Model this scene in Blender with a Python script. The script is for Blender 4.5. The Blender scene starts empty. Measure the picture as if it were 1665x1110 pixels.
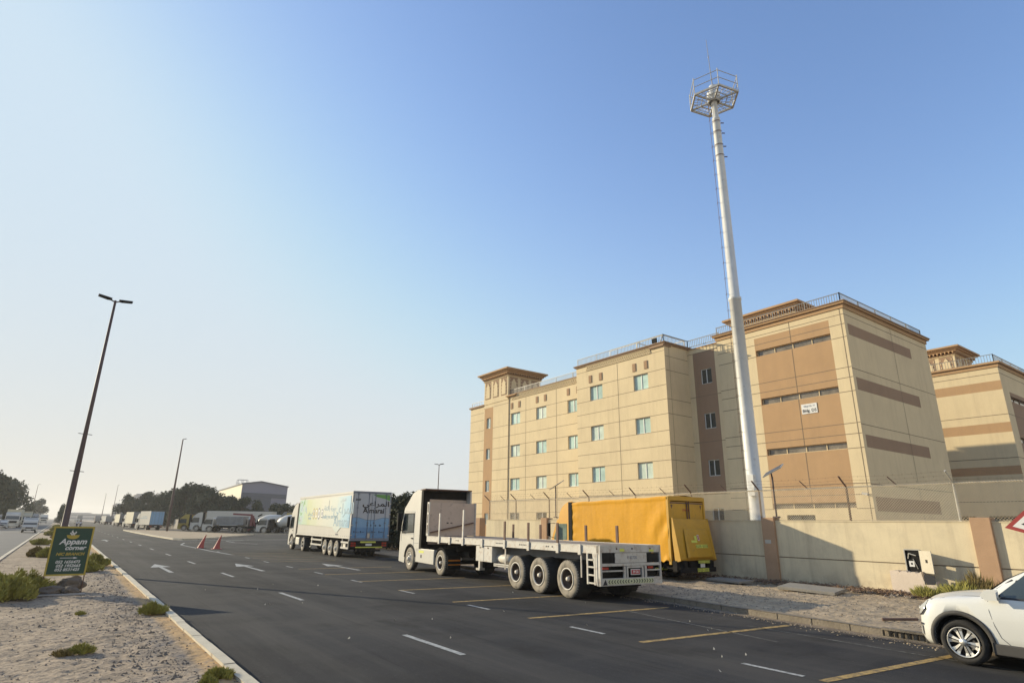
import bpy, bmesh, math, random
from mathutils import Vector, Matrix, noise
R = math.radians
random.seed(7)
SC = bpy.context.scene
COL = SC.collection

# ------------------------------------------------------------------ camera, world, sun, exposure
def camera():
    yaw, pit, rol, F = R(36.0), R(17.2), R(0.8), 960.0
    f = Vector((math.sin(yaw)*math.cos(pit), math.cos(yaw)*math.cos(pit), math.sin(pit)))
    r = Vector((math.cos(yaw), -math.sin(yaw), 0)); u = r.cross(f)
    r2 = r*math.cos(rol)+u*math.sin(rol); u2 = -r*math.sin(rol)+u*math.cos(rol)
    cd = bpy.data.cameras.new('camera'); cd.sensor_width = 36; cd.lens = F/1665*36
    cd.clip_start = .05; cd.clip_end = 9000
    co = bpy.data.objects.new('camera', cd); COL.objects.link(co)
    m = Matrix((r2, u2, -f)).transposed().to_4x4(); m.translation = Vector((0, 0, 2.15))
    co.matrix_world = m; SC.camera = co
camera()
SUN_EL, SUN_AZ = 17.0, -28.0      # azimuth from +Y towards +X
SKY_TINT, SKY_CAP, HAZE_COL, HAZE_POW = (.96, 1.0, 1.12), (2.3, 2.85, 3.35), (3.12, 2.88, 2.42), 4.2
w = bpy.data.worlds.new('World'); SC.world = w; w.use_nodes = True
nt = w.node_tree; bg = nt.nodes['Background']
sky = nt.nodes.new('ShaderNodeTexSky'); sky.sky_type = 'NISHITA'; sky.sun_disc = False
sky.sun_elevation = R(SUN_EL); sky.sun_rotation = R(SUN_AZ)
sky.air_density = 1.0; sky.dust_density = 1.0; sky.ozone_density = 2.0; sky.altitude = 0
def _n(t, **k):
    q = nt.nodes.new(t)
    for a_, v in k.items(): setattr(q, a_, v)
    return q
tcw = _n('ShaderNodeTexCoord'); sxy = _n('ShaderNodeSeparateXYZ'); nt.links.new(tcw.outputs['Generated'], sxy.inputs[0])
tint = _n('ShaderNodeVectorMath', operation='MULTIPLY'); tint.inputs[1].default_value = SKY_TINT
cap = _n('ShaderNodeCombineXYZ'); spc = _n('ShaderNodeSeparateXYZ')
nt.links.new(sky.outputs[0], tint.inputs[0]); nt.links.new(tint.outputs[0], spc.inputs[0])
for i_ in range(3):
    q_ = _n('ShaderNodeMath', operation='SMOOTH_MIN'); q_.inputs[1].default_value = SKY_CAP[i_]; q_.inputs[2].default_value = 1.6
    nt.links.new(spc.outputs[i_], q_.inputs[0]); nt.links.new(q_.outputs[0], cap.inputs[i_])
# haze is thinner away from the sun
dt = _n('ShaderNodeVectorMath', operation='DOT_PRODUCT'); dt.inputs[1].default_value = (math.sin(R(SUN_AZ)), math.cos(R(SUN_AZ)), 0); nt.links.new(tcw.outputs['Generated'], dt.inputs[0])
rg = _n('ShaderNodeMapRange'); rg.inputs[1].default_value = -.35; rg.inputs[2].default_value = .85; rg.inputs[3].default_value = .22; rg.inputs[4].default_value = 1.0; nt.links.new(dt.outputs['Value'], rg.inputs[0])
mz = _n('ShaderNodeMath', operation='MAXIMUM'); mz.inputs[1].default_value = 0; nt.links.new(sxy.outputs[2], mz.inputs[0])
iz = _n('ShaderNodeMath', operation='SUBTRACT'); iz.inputs[0].default_value = 1; nt.links.new(mz.outputs[0], iz.inputs[1])
pz = _n('ShaderNodeMath', operation='POWER'); pz.inputs[1].default_value = HAZE_POW; nt.links.new(iz.outputs[0], pz.inputs[0])
fz = _n('ShaderNodeMath', operation='MULTIPLY'); fz.inputs[1].default_value = .97; fy_ = _n('ShaderNodeMath', operation='MULTIPLY'); nt.links.new(pz.outputs[0], fy_.inputs[0]); nt.links.new(rg.outputs[0], fy_.inputs[1])
# warm sky band added out of view, opposite the sun, to fill shaded faces
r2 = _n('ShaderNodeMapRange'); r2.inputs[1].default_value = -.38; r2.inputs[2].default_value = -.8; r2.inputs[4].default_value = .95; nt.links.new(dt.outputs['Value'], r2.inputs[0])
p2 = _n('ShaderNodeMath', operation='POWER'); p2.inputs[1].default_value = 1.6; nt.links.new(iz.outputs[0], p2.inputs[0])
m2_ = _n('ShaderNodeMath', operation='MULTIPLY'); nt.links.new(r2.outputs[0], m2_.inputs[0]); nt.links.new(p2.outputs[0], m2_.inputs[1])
mm_ = _n('ShaderNodeMath', operation='MAXIMUM'); nt.links.new(fy_.outputs[0], mm_.inputs[0]); nt.links.new(m2_.outputs[0], mm_.inputs[1]); nt.links.new(mm_.outputs[0], fz.inputs[0])
mxw = _n('ShaderNodeMix', data_type='RGBA'); mxw.inputs['B'].default_value = (*HAZE_COL, 1)
nt.links.new(fz.outputs[0], mxw.inputs['Factor']); nt.links.new(cap.outputs[0], mxw.inputs['A'])
mxb = _n('ShaderNodeMix', data_type='RGBA'); mxb.inputs['B'].default_value = (4.7, 4.1, 3.1, 1); nt.links.new(m2_.outputs[0], mxb.inputs['Factor']); nt.links.new(mxw.outputs['Result'], mxb.inputs['A'])  # brighter fill colour of the added band
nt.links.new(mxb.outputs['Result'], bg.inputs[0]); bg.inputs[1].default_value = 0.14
sd = bpy.data.lights.new('sun', 'SUN'); sd.energy = 3.2; sd.angle = R(.6); sd.color = (1, .87, .62)
so = bpy.data.objects.new('sun', sd); COL.objects.link(so)
_d = Vector((math.sin(R(SUN_AZ))*math.cos(R(SUN_EL)), math.cos(R(SUN_AZ))*math.cos(R(SUN_EL)), math.sin(R(SUN_EL))))
so.rotation_euler = _d.to_track_quat('Z', 'Y').to_euler(); so.location = _d*100
SC.view_settings.view_transform = 'Standard'; SC.view_settings.look = 'None'
SC.view_settings.exposure = 0.95; SC.view_settings.gamma = 1
SC.cycles.max_bounces = 6

# ------------------------------------------------------------------ materials
MC = {}
def mat(name, col, rough=.6, var=.12, sc=3., bump=0., bsc=30., metal=0., fine=0., spec=.5, coat=0.):
    if name in MC: return MC[name]
    m = bpy.data.materials.new(name); m.use_nodes = True; t = m.node_tree; N = t.nodes; L = t.links
    b = N['Principled BSDF']; b.inputs['Roughness'].default_value = rough; b.inputs['Metallic'].default_value = metal
    b.inputs['Specular IOR Level'].default_value = spec; b.inputs['Coat Weight'].default_value = coat
    tc = N.new('ShaderNodeTexCoord')
    n1 = N.new('ShaderNodeTexNoise'); n1.inputs['Scale'].default_value = sc; n1.inputs['Detail'].default_value = 6
    n1.inputs['Roughness'].default_value = .62
    L.new(tc.outputs['Object'], n1.inputs['Vector'])
    mr = N.new('ShaderNodeMapRange'); mr.inputs[1].default_value = .3; mr.inputs[2].default_value = .7
    mr.inputs[3].default_value = 1-var; mr.inputs[4].default_value = 1+var
    L.new(n1.outputs[0], mr.inputs[0]); out = mr.outputs[0]
    if fine:
        n2 = N.new('ShaderNodeTexNoise'); n2.inputs['Scale'].default_value = bsc; n2.inputs['Detail'].default_value = 3
        L.new(tc.outputs['Object'], n2.inputs['Vector'])
        m2 = N.new('ShaderNodeMapRange'); m2.inputs[1].default_value = .3; m2.inputs[2].default_value = .7
        m2.inputs[3].default_value = 1-fine; m2.inputs[4].default_value = 1+fine; L.new(n2.outputs[0], m2.inputs[0])
        mu = N.new('ShaderNodeMath'); mu.operation = 'MULTIPLY'; L.new(out, mu.inputs[0]); L.new(m2.outputs[0], mu.inputs[1]); out = mu.outputs[0]
    vm = N.new('ShaderNodeVectorMath'); vm.operation = 'SCALE'; vm.inputs[0].default_value = col[:3]
    L.new(out, vm.inputs['Scale']); L.new(vm.outputs[0], b.inputs['Base Color'])
    if bump:
        nb = N.new('ShaderNodeTexNoise'); nb.inputs['Scale'].default_value = bsc; nb.inputs['Detail'].default_value = 5
        L.new(tc.outputs['Object'], nb.inputs['Vector'])
        bp = N.new('ShaderNodeBump'); bp.inputs['Strength'].default_value = 1; bp.inputs['Distance'].default_value = bump
        L.new(nb.outputs[0], bp.inputs['Height']); L.new(bp.outputs[0], b.inputs['Normal'])
    MC[name] = m; return m
def nodes(m):
    t = m.node_tree; return t.nodes, t.links, t.nodes['Principled BSDF']
def dirt(m, col, lo=.5, hi=.7, sc=2., amt=.7, axis=None, rng=(0, 1)):
    """mix a second colour in patches (optionally limited along an object axis)"""
    N, L, b = nodes(m)
    src = b.inputs['Base Color'].links[0].from_socket
    tc = N.new('ShaderNodeTexCoord'); n = N.new('ShaderNodeTexNoise'); n.inputs['Scale'].default_value = sc
    n.inputs['Detail'].default_value = 8; n.inputs['Roughness'].default_value = .7
    L.new(tc.outputs['Object'], n.inputs['Vector'])
    mr = N.new('ShaderNodeMapRange'); mr.inputs[1].default_value = lo; mr.inputs[2].default_value = hi
    mr.inputs[3].default_value = 0; mr.inputs[4].default_value = amt; L.new(n.outputs[0], mr.inputs[0]); f = mr.outputs[0]
    if axis is not None:
        sx = N.new('ShaderNodeSeparateXYZ'); L.new(tc.outputs['Object'], sx.inputs[0])
        m2 = N.new('ShaderNodeMapRange'); m2.inputs[1].default_value = rng[0]; m2.inputs[2].default_value = rng[1]
        L.new(sx.outputs[axis], m2.inputs[0])
        # noise shifts the limit
        ad = N.new('ShaderNodeMath'); ad.operation = 'MULTIPLY'; L.new(f, ad.inputs[0]); L.new(m2.outputs[0], ad.inputs[1]); f = ad.outputs[0]
    mx = N.new('ShaderNodeMix'); mx.data_type = 'RGBA'; mx.inputs['B'].default_value = (*col, 1)
    L.new(f, mx.inputs['Factor']); L.new(src, mx.inputs['A']); L.new(mx.outputs['Result'], b.inputs['Base Color'])
    return m

M = {}
def streak(m):
    N, L, b = nodes(m); src = b.inputs['Base Color'].links[0].from_socket
    tc = N.new('ShaderNodeTexCoord'); cur = src
    for sc_, lo, hi, c, amt in (((.9, .03, 1), .44, .62, (.075, .07, .063), .75), ((.22, .1, 1), .45, .6, (.018, .017, .017), .6), ((.12, .4, 1), .5, .6, (.062, .058, .054), .5), ((5., .16, 1), .58, .7, (.016, .015, .016), .55), ((.5, .35, 1), .56, .68, (.02, .019, .018), .7), ((16, 16, 1), .60, .70, (.13, .125, .115), .4)):
        mp = N.new('ShaderNodeMapping'); mp.inputs['Scale'].default_value = sc_; n = N.new('ShaderNodeTexNoise'); n.inputs['Scale'].default_value = 1; n.inputs['Detail'].default_value = 7; n.inputs['Roughness'].default_value = .65
        L.new(tc.outputs['Object'], mp.inputs[0]); L.new(mp.outputs[0], n.inputs[0])
        r = N.new('ShaderNodeMapRange'); r.inputs[1].default_value = lo; r.inputs[2].default_value = hi; r.inputs[4].default_value = amt; L.new(n.outputs[0], r.inputs[0])
        x = N.new('ShaderNodeMix'); x.data_type = 'RGBA'; x.inputs['B'].default_value = (*c, 1); L.new(r.outputs[0], x.inputs['Factor']); L.new(cur, x.inputs['A']); cur = x.outputs['Result']
    L.new(cur, b.inputs['Base Color']); return m
M['asphalt'] = streak(dirt(mat('asphalt', (.034, .034, .036), .9, .22, .25, .012, 60, fine=.35, spec=.18), (.062, .056, .048), .48, .72, .16, .6))
M['asphalt_left'] = mat('asphalt_left', (.075, .076, .08), .8, .12, .3, .006, 60, fine=.15, spec=.4)
M['sand'] = dirt(mat('sand', (.32, .26, .20), .95, .16, .7, .012, 9, fine=.22, spec=.2), (.2, .17, .145), .52, .68, 1.7, .6)
M['median_sand'] = dirt(dirt(mat('median_sand', (.325, .25, .175), .95, .24, .9, .022, 16, fine=.32, spec=.2), (.17, .155, .145), .47, .62, 1.6, .75, 0, (.6, 1.9)), (.50, .32, .15), .3, .5, 4., .9, 0, (1.98, 2.12))
M['pave'] = dirt(mat('pavement_sand', (.40, .31, .205), .95, .22, 1.2, .02, 8, fine=.22, spec=.2), (.19, .165, .14), .5, .66, 2.5, .65)
def dust():
    m = mat('dust', (.27, .215, .16), .95, .2, 3, .01, 30, spec=.1); N, L, b = nodes(m)
    a = N.new('ShaderNodeAttribute'); a.attribute_name = 'a'; tc = N.new('ShaderNodeTexCoord'); n = N.new('ShaderNodeTexNoise'); n.inputs['Scale'].default_value = 2.2; n.inputs['Detail'].default_value = 9; n.inputs['Roughness'].default_value = .75
    L.new(tc.outputs['Object'], n.inputs[0]); s_ = N.new('ShaderNodeMath'); s_.operation = 'MULTIPLY_ADD'; s_.inputs[1].default_value = 1.1; s_.inputs[2].default_value = -1.0; L.new(a.outputs['Fac'], s_.inputs[0])
    t = N.new('ShaderNodeMath'); t.operation = 'ADD'; L.new(s_.outputs[0], t.inputs[0]); L.new(n.outputs[0], t.inputs[1])
    r = N.new('ShaderNodeMapRange'); r.inputs[1].default_value = -.1; r.inputs[2].default_value = .45; r.inputs[4].default_value = .85; L.new(t.outputs[0], r.inputs[0]); L.new(r.outputs[0], b.inputs['Alpha']); return m
M['dust'] = dust()
M['kerb'] = dirt(mat('kerb_concrete', (.56, .50, .38), .9, .12, 1.5, .004, 40, spec=.3), (.30, .26, .2), .55, .7, 4, .6)
M['kerb_dirty'] = dirt(mat('kerb_dirty', (.22, .185, .14), .9, .3, 3., .015, 20, spec=.2), (.14, .12, .1), .48, .66, 3, .7)
M['white_line'] = dirt(mat('white_line', (.40, .40, .38), .8, .15, 6, spec=.3), (.08, .08, .08), .48, .66, 11, .8)
M['faint_line'] = dirt(mat('faint_line', (.17, .165, .15), .85, .3, 6, spec=.3), (.06, .055, .05), .42, .56, 7, .95)
M['yellow_line'] = dirt(mat('yellow_line', (.42, .28, .10), .85, .2, 5, spec=.3), (.10, .085, .065), .44, .62, 9, .85)
def drip(m, c, amt=.35):
    N, L, b = nodes(m); cur = b.inputs['Base Color'].links[0].from_socket; tc = N.new('ShaderNodeTexCoord')
    for sc_, lo, hi, a_ in (((2.2, 2.2, .18), .5, .74, amt), ((.35, .35, .3), .5, .75, amt*.8), ((7, 7, .5), .56, .72, amt*.6)):
        mp = N.new('ShaderNodeMapping'); mp.inputs['Scale'].default_value = sc_; n = N.new('ShaderNodeTexNoise'); n.inputs['Scale'].default_value = 1; n.inputs['Detail'].default_value = 7; n.inputs['Roughness'].default_value = .65
        L.new(tc.outputs['Object'], mp.inputs[0]); L.new(mp.outputs[0], n.inputs[0])
        r = N.new('ShaderNodeMapRange'); r.inputs[1].default_value = lo; r.inputs[2].default_value = hi; r.inputs[4].default_value = a_; L.new(n.outputs[0], r.inputs[0])
        x = N.new('ShaderNodeMix'); x.data_type = 'RGBA'; x.inputs['B'].default_value = (*c, 1); L.new(r.outputs[0], x.inputs['Factor']); L.new(cur, x.inputs['A']); cur = x.outputs['Result']
    L.new(cur, b.inputs['Base Color']); return m
M['cream'] = drip(mat('cream_render', (.66, .535, .335), .9, .05, .5, .003, 25, spec=.2), (.46, .36, .235))
M['tan'] = drip(mat('tan_render', (.44, .28, .15), .9, .06, .6, .003, 25, spec=.2), (.33, .22, .13), .3)
M['brown'] = drip(mat('brown_render', (.32, .215, .14), .9, .06, .6, .003, 25, spec=.2), (.24, .17, .11), .3)
M['joint'] = mat('joint', (.20, .15, .10), .95, .1)
M['wall'] = drip(dirt(dirt(mat('wall_render', (.66, .56, .375), .92, .07, .9, .004, 30, spec=.2), (.42, .36, .26), .5, .75, .8, .55), (.36, .27, .18), .42, .6, 1.5, .8, 2, (.75, 0.0)), (.34, .27, .19), .5)
M['pillar'] = mat('pillar_render', (.42, .27, .165), .9, .1, 1.5, .004, 30, spec=.2)
M['alu'] = mat('white_aluminium', (.62, .62, .58), .45, .05)
M['glass_teal'] = mat('teal_glass', (.42, .56, .49), .12, .3, .5, spec=.8)
M['glass_teal2'] = mat('teal_glass_curtain', (.52, .60, .50), .15, .2, 1.5, spec=.8)
M['glass_dark'] = mat('dark_glass', (.035, .045, .045), .06, .2, 2, spec=.9)
M['cab_glass'] = mat('cab_glass', (.20, .25, .20), .1, .3, 2, spec=.8)
M['glass_strip'] = mat('strip_glass', (.16, .135, .10), .15, .5, 1.5, spec=.8)
M['rail_grey'] = mat('rail_grey', (.20, .19, .175), .5, .1)
M['mast_white'] = dirt(mat('mast_paint', (.62, .61, .57), .5, .06, 2), (.36, .31, .26), .58, .7, 3, .6)
M['galv'] = mat('galvanised_steel', (.46, .44, .39), .5, .15, 4, metal=.3)
M['fence'] = mat('fence_wire', (.56, .47, .33), .6, .15, 4, metal=.2)
M['rust'] = mat('rusty_steel', (.14, .08, .055), .8, .25, 5)
M['pole_brown'] = mat('pole_brown', (.085, .055, .05), .6, .2, 2)
M['white_paint'] = dirt(mat('truck_white', (.56, .53, .46), .4, .05, 1.5, coat=.2), (.42, .36, .28), .56, .74, 3, .5)
M['trailer_white'] = dirt(dirt(mat('trailer_white', (.52, .49, .43), .55, .08, 2), (.36, .27, .2), .5, .64, 6, .75), (.16, .11, .08), .64, .7, 9, .8)
M['headboard'] = dirt(mat('headboard_paint', (.50, .40, .32), .6, .08, 2), (.26, .21, .18), .55, .68, 4, .7)
M['deck'] = mat('deck_plate', (.24, .19, .15), .8, .25, 3, .004, 20)
M['black'] = mat('black_plastic', (.014, .013, .012), .8, .2, 4, spec=.15)
M['chassis'] = mat('chassis_dark', (.022, .02, .018), .85, .4, 4, spec=.15)
M['tyre'] = dirt(mat('tyre_rubber', (.10, .088, .073), .9, .2, 4, .003, 60), (.33, .285, .22), .3, .55, 5, .9)
M['tyre_clean'] = dirt(mat('tyre_clean', (.022, .020, .018), .85, .2, 6, .002, 70), (.07, .06, .05), .5, .7, 6, .5)
M['tread'] = mat('tread', (.04, .036, .032), .95, .3, 8, .01, 60)
M['rim_white'] = dirt(mat('rim_white', (.62, .57, .48), .6, .1, 8), (.3, .22, .15), .5, .7, 9, .6)
M['rim_dark'] = mat('rim_dark', (.10, .07, .05), .7, .4, 9)
M['chrome'] = mat('machined_alloy', (.62, .60, .56), .42, .05, metal=.85)
M['red_lamp'] = mat('red_lamp', (.32, .02, .015), .25, .1)
M['orange_lamp'] = mat('orange_lamp', (.6, .2, .02), .25, .1)
M['lamp_clear'] = mat('lamp_clear', (.38, .38, .36), .1, .1, spec=.9)
M['mirror_glass'] = mat('mirror_glass', (.5, .5, .5), .05, .02, metal=.9)
M['chev_yellow'] = mat('chevron_yellow', (.62, .64, .10), .5, .08)
M['chev_cream'] = mat('chevron_cream', (.52, .53, .33), .5, .08)
M['plate'] = mat('plate_white', (.66, .65, .62), .5, .05)
M['plate_red'] = mat('plate_red', (.42, .05, .05), .5, .05)
M['ink'] = mat('ink_black', (.02, .02, .025), .6, .05)
M['ink_grey'] = mat('ink_grey', (.18, .2, .24), .6, .05)
M['tarp'] = drip(mat('yellow_tarp', (.66, .315, .010), .6, .07, 1.5, .008, 7., spec=.2), (.46, .22, .01), .35)
M['yellow_paint'] = mat('yellow_paint', (.64, .31, .012), .45, .06, 2)
M['ochre_door'] = dirt(mat('ochre_door', (.50, .27, .015), .55, .1, 2, .004, 6), (.2, .14, .03), .58, .72, 5, .5)
M['leaf'] = mat('leaf', (.052, .062, .030), .8, .35, .5, spec=.2)
M['leaf_far'] = mat('leaf_far', (.055, .066, .040), .85, .3, .3, spec=.2)
M['leaf_dark'] = mat('leaf_dark', (.045, .052, .028), .8, .4, .8, spec=.2)
M['shrub'] = mat('shrub_green', (.30, .28, .075), .8, .35, 3, spec=.2)
M['shrub_dry'] = mat('shrub_dry', (.22, .17, .065), .85, .35, 3, spec=.2)
M['twig'] = mat('dry_twig', (.19, .12, .075), .9, .35, 3)
M['bark'] = mat('bark', (.11, .085, .06), .9, .3, 3, .01, 15)
M['rock'] = dirt(mat('rock', (.15, .122, .095), .95, .25, 3, .02, 12), (.1, .09, .08), .5, .6, 5, .5)
M['concrete'] = dirt(mat('concrete', (.27, .245, .205), .9, .12, 2, .006, 25), (.22, .2, .17), .5, .7, 3, .6)
M['rubble_grey'] = mat('rubble_grey', (.24, .20, .16), .95, .35, 3, .01, 20)
M['plaster'] = dirt(mat('plaster_pale', (.66, .55, .44), .92, .07, 2, .006, 15), (.36, .3, .24), .58, .7, 4, .6)
M['sign_green'] = mat('sign_green', (.012, .052, .035), .5, .08, 4)
M['sign_gold'] = mat('sign_gold', (.42, .31, .05), .55, .1, 6)
M['cone'] = mat('cone_red', (.42, .075, .055), .6, .12, 4)
M['metal_shed'] = mat('shed_cladding', (.22, .22, .27), .6, .05, .3)
M['metal_shed_dark'] = mat('shed_dark', (.10, .11, .135), .6, .08, .3)
M['far_build'] = mat('far_building', (.42, .40, .38), .9, .05, .2)
M['skin'] = mat('skin', (.22, .12, .08), .6, .05)
M['cloth_white'] = mat('cloth_white', (.6, .6, .62), .8, .05)
M['cloth_dark'] = mat('cloth_dark', (.03, .035, .06), .8, .1)
M['solar'] = mat('solar_cells', (.05, .06, .09), .25, .2, 6)
M['sign_red'] = mat('sign_red', (.30, .035, .03), .5, .08)
M['grey_paint'] = mat('grey_paint', (.30, .29, .28), .6, .1)
M['hill'] = mat('far_hill', (.16, .19, .15), .9, .2, .02)
M['car_white'] = mat('car_white', (.66, .65, .60), .3, .01, 1, coat=.6)
M['clad'] = mat('car_cladding', (.055, .05, .045), .7, .15, 6)

# ------------------------------------------------------------------ mesh helper
class MB:
    def __init__(s): s.v = []; s.f = []; s.m = []; s.sm = []
    def add(s, vs, fs, m=0, smooth=False):
        o = len(s.v); s.v += [tuple(p) for p in vs]
        for f in fs: s.f.append([i+o for i in f]); s.m.append(m); s.sm.append(smooth)
        return s
    def box(s, x0, x1, y0, y1, z0, z1, m=0):
        vs = [(x, y, z) for z in (z0, z1) for y in (y0, y1) for x in (x0, x1)]
        return s.add(vs, [(0, 2, 3, 1), (4, 5, 7, 6), (0, 1, 5, 4), (2, 6, 7, 3), (0, 4, 6, 2), (1, 3, 7, 5)], m)
    def quad(s, a, b, c, d, m=0): return s.add([a, b, c, d], [(0, 1, 2, 3)], m)
    def poly(s, pts, m=0): return s.add(pts, [tuple(range(len(pts)))], m)
    def prism(s, pts, off, m=0, mc=None):
        n = len(pts); off = Vector(off); a = [Vector(p) for p in pts]; b = [p+off for p in a]
        fs = [(i, (i+1) % n, n+(i+1) % n, n+i) for i in range(n)]
        s.add(a+b, fs, m); s.add(a, [tuple(range(n))], m if mc is None else mc); s.add(b, [tuple(range(n-1, -1, -1))], m if mc is None else mc)
        return s
    def px(s, prof, x0, x1, m=0): return s.prism([(x0, y, z) for y, z in prof], (x1-x0, 0, 0), m)
    def pz(s, poly, z0, z1, m=0, mc=None): return s.prism([(x, y, z0) for x, y in poly], (0, 0, z1-z0), m, mc)
    def tube(s, p0, p1, r0, r1=None, n=8, m=0, caps=True):
        if r1 is None: r1 = r0
        p0 = Vector(p0); p1 = Vector(p1); d = (p1-p0)
        if d.length < 1e-6: return s
        q = d.to_track_quat('Z', 'Y'); vs = []
        for p, r in ((p0, r0), (p1, r1)):
            for i in range(n):
                a = 2*math.pi*i/n; vs.append(p+q @ Vector((r*math.cos(a), r*math.sin(a), 0)))
        s.add(vs, [(i, (i+1) % n, n+(i+1) % n, n+i) for i in range(n)], m, n > 5)
        if caps and n > 2: s.add(vs[:n], [tuple(range(n-1, -1, -1))], m); s.add(vs[n:], [tuple(range(n))], m)
        return s
    def bar(s, p0, p1, w, h, m=0, up=(0, 0, 1)):
        p0 = Vector(p0); p1 = Vector(p1); d = (p1-p0).normalized(); a = d.cross(Vector(up))
        if a.length < 1e-4: a = d.cross(Vector((1, 0, 0)))
        a.normalize(); b = a.cross(d); a *= w/2; b *= h/2
        vs = [p+sa*a+sb*b for p in (p0, p1) for sa, sb in ((-1, -1), (1, -1), (1, 1), (-1, 1))]
        return s.add(vs, [(0, 1, 2, 3), (7, 6, 5, 4), (0, 4, 5, 1), (1, 5, 6, 2), (2, 6, 7, 3), (3, 7, 4, 0)], m)
    def lathe(s, prof, o=(0, 0, 0), axis='x', n=32, m=0, smooth=True):
        """prof: (r, h) along axis"""
        o = Vector(o); vs = []
        for r, h in prof:
            for i in range(n):
                a = 2*math.pi*i/n; c, sn = r*math.cos(a), r*math.sin(a)
                vs.append(o+Vector((h, c, sn) if axis == 'x' else ((c, h, sn) if axis == 'y' else (c, sn, h))))
        fs = []
        for k in range(len(prof)-1):
            for i in range(n): fs.append((k*n+i, k*n+(i+1) % n, (k+1)*n+(i+1) % n, (k+1)*n+i))
        return s.add(vs, fs, m, smooth)
    def mesh(s, name, mats, bevel=0, seg=2, merge=False):
        me = bpy.data.meshes.new(name); me.from_pydata(s.v, [], s.f)
        for mm in mats: me.materials.append(mm)
        me.polygons.foreach_set('material_index', s.m); me.polygons.foreach_set('use_smooth', s.sm)
        bm = bmesh.new(); bm.from_mesh(me)
        if bevel or merge: bmesh.ops.remove_doubles(bm, verts=bm.verts, dist=.0004)
        if bevel:
            ed = [e for e in bm.edges if len(e.link_faces) == 2 and e.calc_face_angle(0) > .5]
            bmesh.ops.bevel(bm, geom=ed, offset=bevel, segments=seg, profile=.6, affect='EDGES', clamp_overlap=True)
        bmesh.ops.recalc_face_normals(bm, faces=bm.faces)
        bm.to_mesh(me); bm.free(); me.update(); return me
    def build(s, name, mats, parent=None, bevel=0, seg=2, loc=None, merge=False):
        if not isinstance(mats, (list, tuple)): mats = [mats]
        mats = [M[k] if isinstance(k, str) else k for k in mats]
        o = bpy.data.objects.new(name, s.mesh(name, mats, bevel, seg, merge)); COL.objects.link(o)
        if parent is not None: o.parent = parent
        if loc: o.location = loc
        return o

def put(me, name, parent=None, loc=(0, 0, 0), rz=0):
    o = bpy.data.objects.new(name, me); COL.objects.link(o); o.parent = parent; o.location = loc; o.rotation_euler = (0, 0, rz); return o
def tag(o, label=None, cat=None, group=None, kind=None):
    if label: o['label'] = label
    if cat: o['category'] = cat
    if group: o['group'] = group
    if kind: o['kind'] = kind
    return o
def thing(name, label, cat, loc=(0, 0, 0), yaw=0, group=None, scale=1):
    o = bpy.data.objects.new(name, None); COL.objects.link(o); o.empty_display_size = .3
    o.location = loc; o.rotation_euler = (0, 0, -R(yaw)); o.scale = (scale,)*3
    return tag(o, label, cat, group)
def struct(o): o['kind'] = 'structure'; return o
CH = {}
def dup(root, loc, yaw, label=None, group=None, scale=None):
    def cp(o, par):
        c = o.copy(); COL.objects.link(c)
        if par is not None: c.parent = par
        for k in [x for x in bpy.data.objects if x.parent == o]: cp(k, c)
        return c
    r = cp(root, None); r.location = loc; r.rotation_euler = (0, 0, -R(yaw))
    if label: r['label'] = label
    if group: r['group'] = group
    if scale: r.scale = scale if isinstance(scale, tuple) else (scale,)*3
    return r
FACE = {'left': ((0, -1, 0), (0, 0, 1)), 'rear': ((1, 0, 0), (0, 0, 1)), 'flat': ((1, 0, 0), (0, 1, 0))}
def text(name, body, size, m, parent, loc, face='left', align='CENTER', shear=0, sx=1., bold=0., ext=.003):
    c = bpy.data.curves.new('t', 'FONT'); c.body = body; c.size = size; c.align_x = align; c.align_y = 'CENTER'
    c.extrude = ext; c.shear = shear; c.offset = bold; c.resolution_u = 3
    o = bpy.data.objects.new('t', c); COL.objects.link(o)
    me = bpy.data.meshes.new_from_object(o.evaluated_get(bpy.context.evaluated_depsgraph_get()))
    COL.objects.unlink(o); bpy.data.objects.remove(o); bpy.data.curves.remove(c)
    X, Y = FACE[face] if isinstance(face, str) else face
    X = Vector(X); Y = Vector(Y); Z = X.cross(Y)
    mt = Matrix((X*sx, Y, Z)).transposed().to_4x4(); mt.translation = Vector(loc)
    me.transform(mt); me.materials.clear(); me.materials.append(M[m] if isinstance(m, str) else m)
    q = bpy.data.objects.new(name, me); COL.objects.link(q); q.parent = parent; return q
def fbm(x, y, s, z=0): return noise.fractal(Vector((x*s, y*s, z)), 1., 2., 4)

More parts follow.
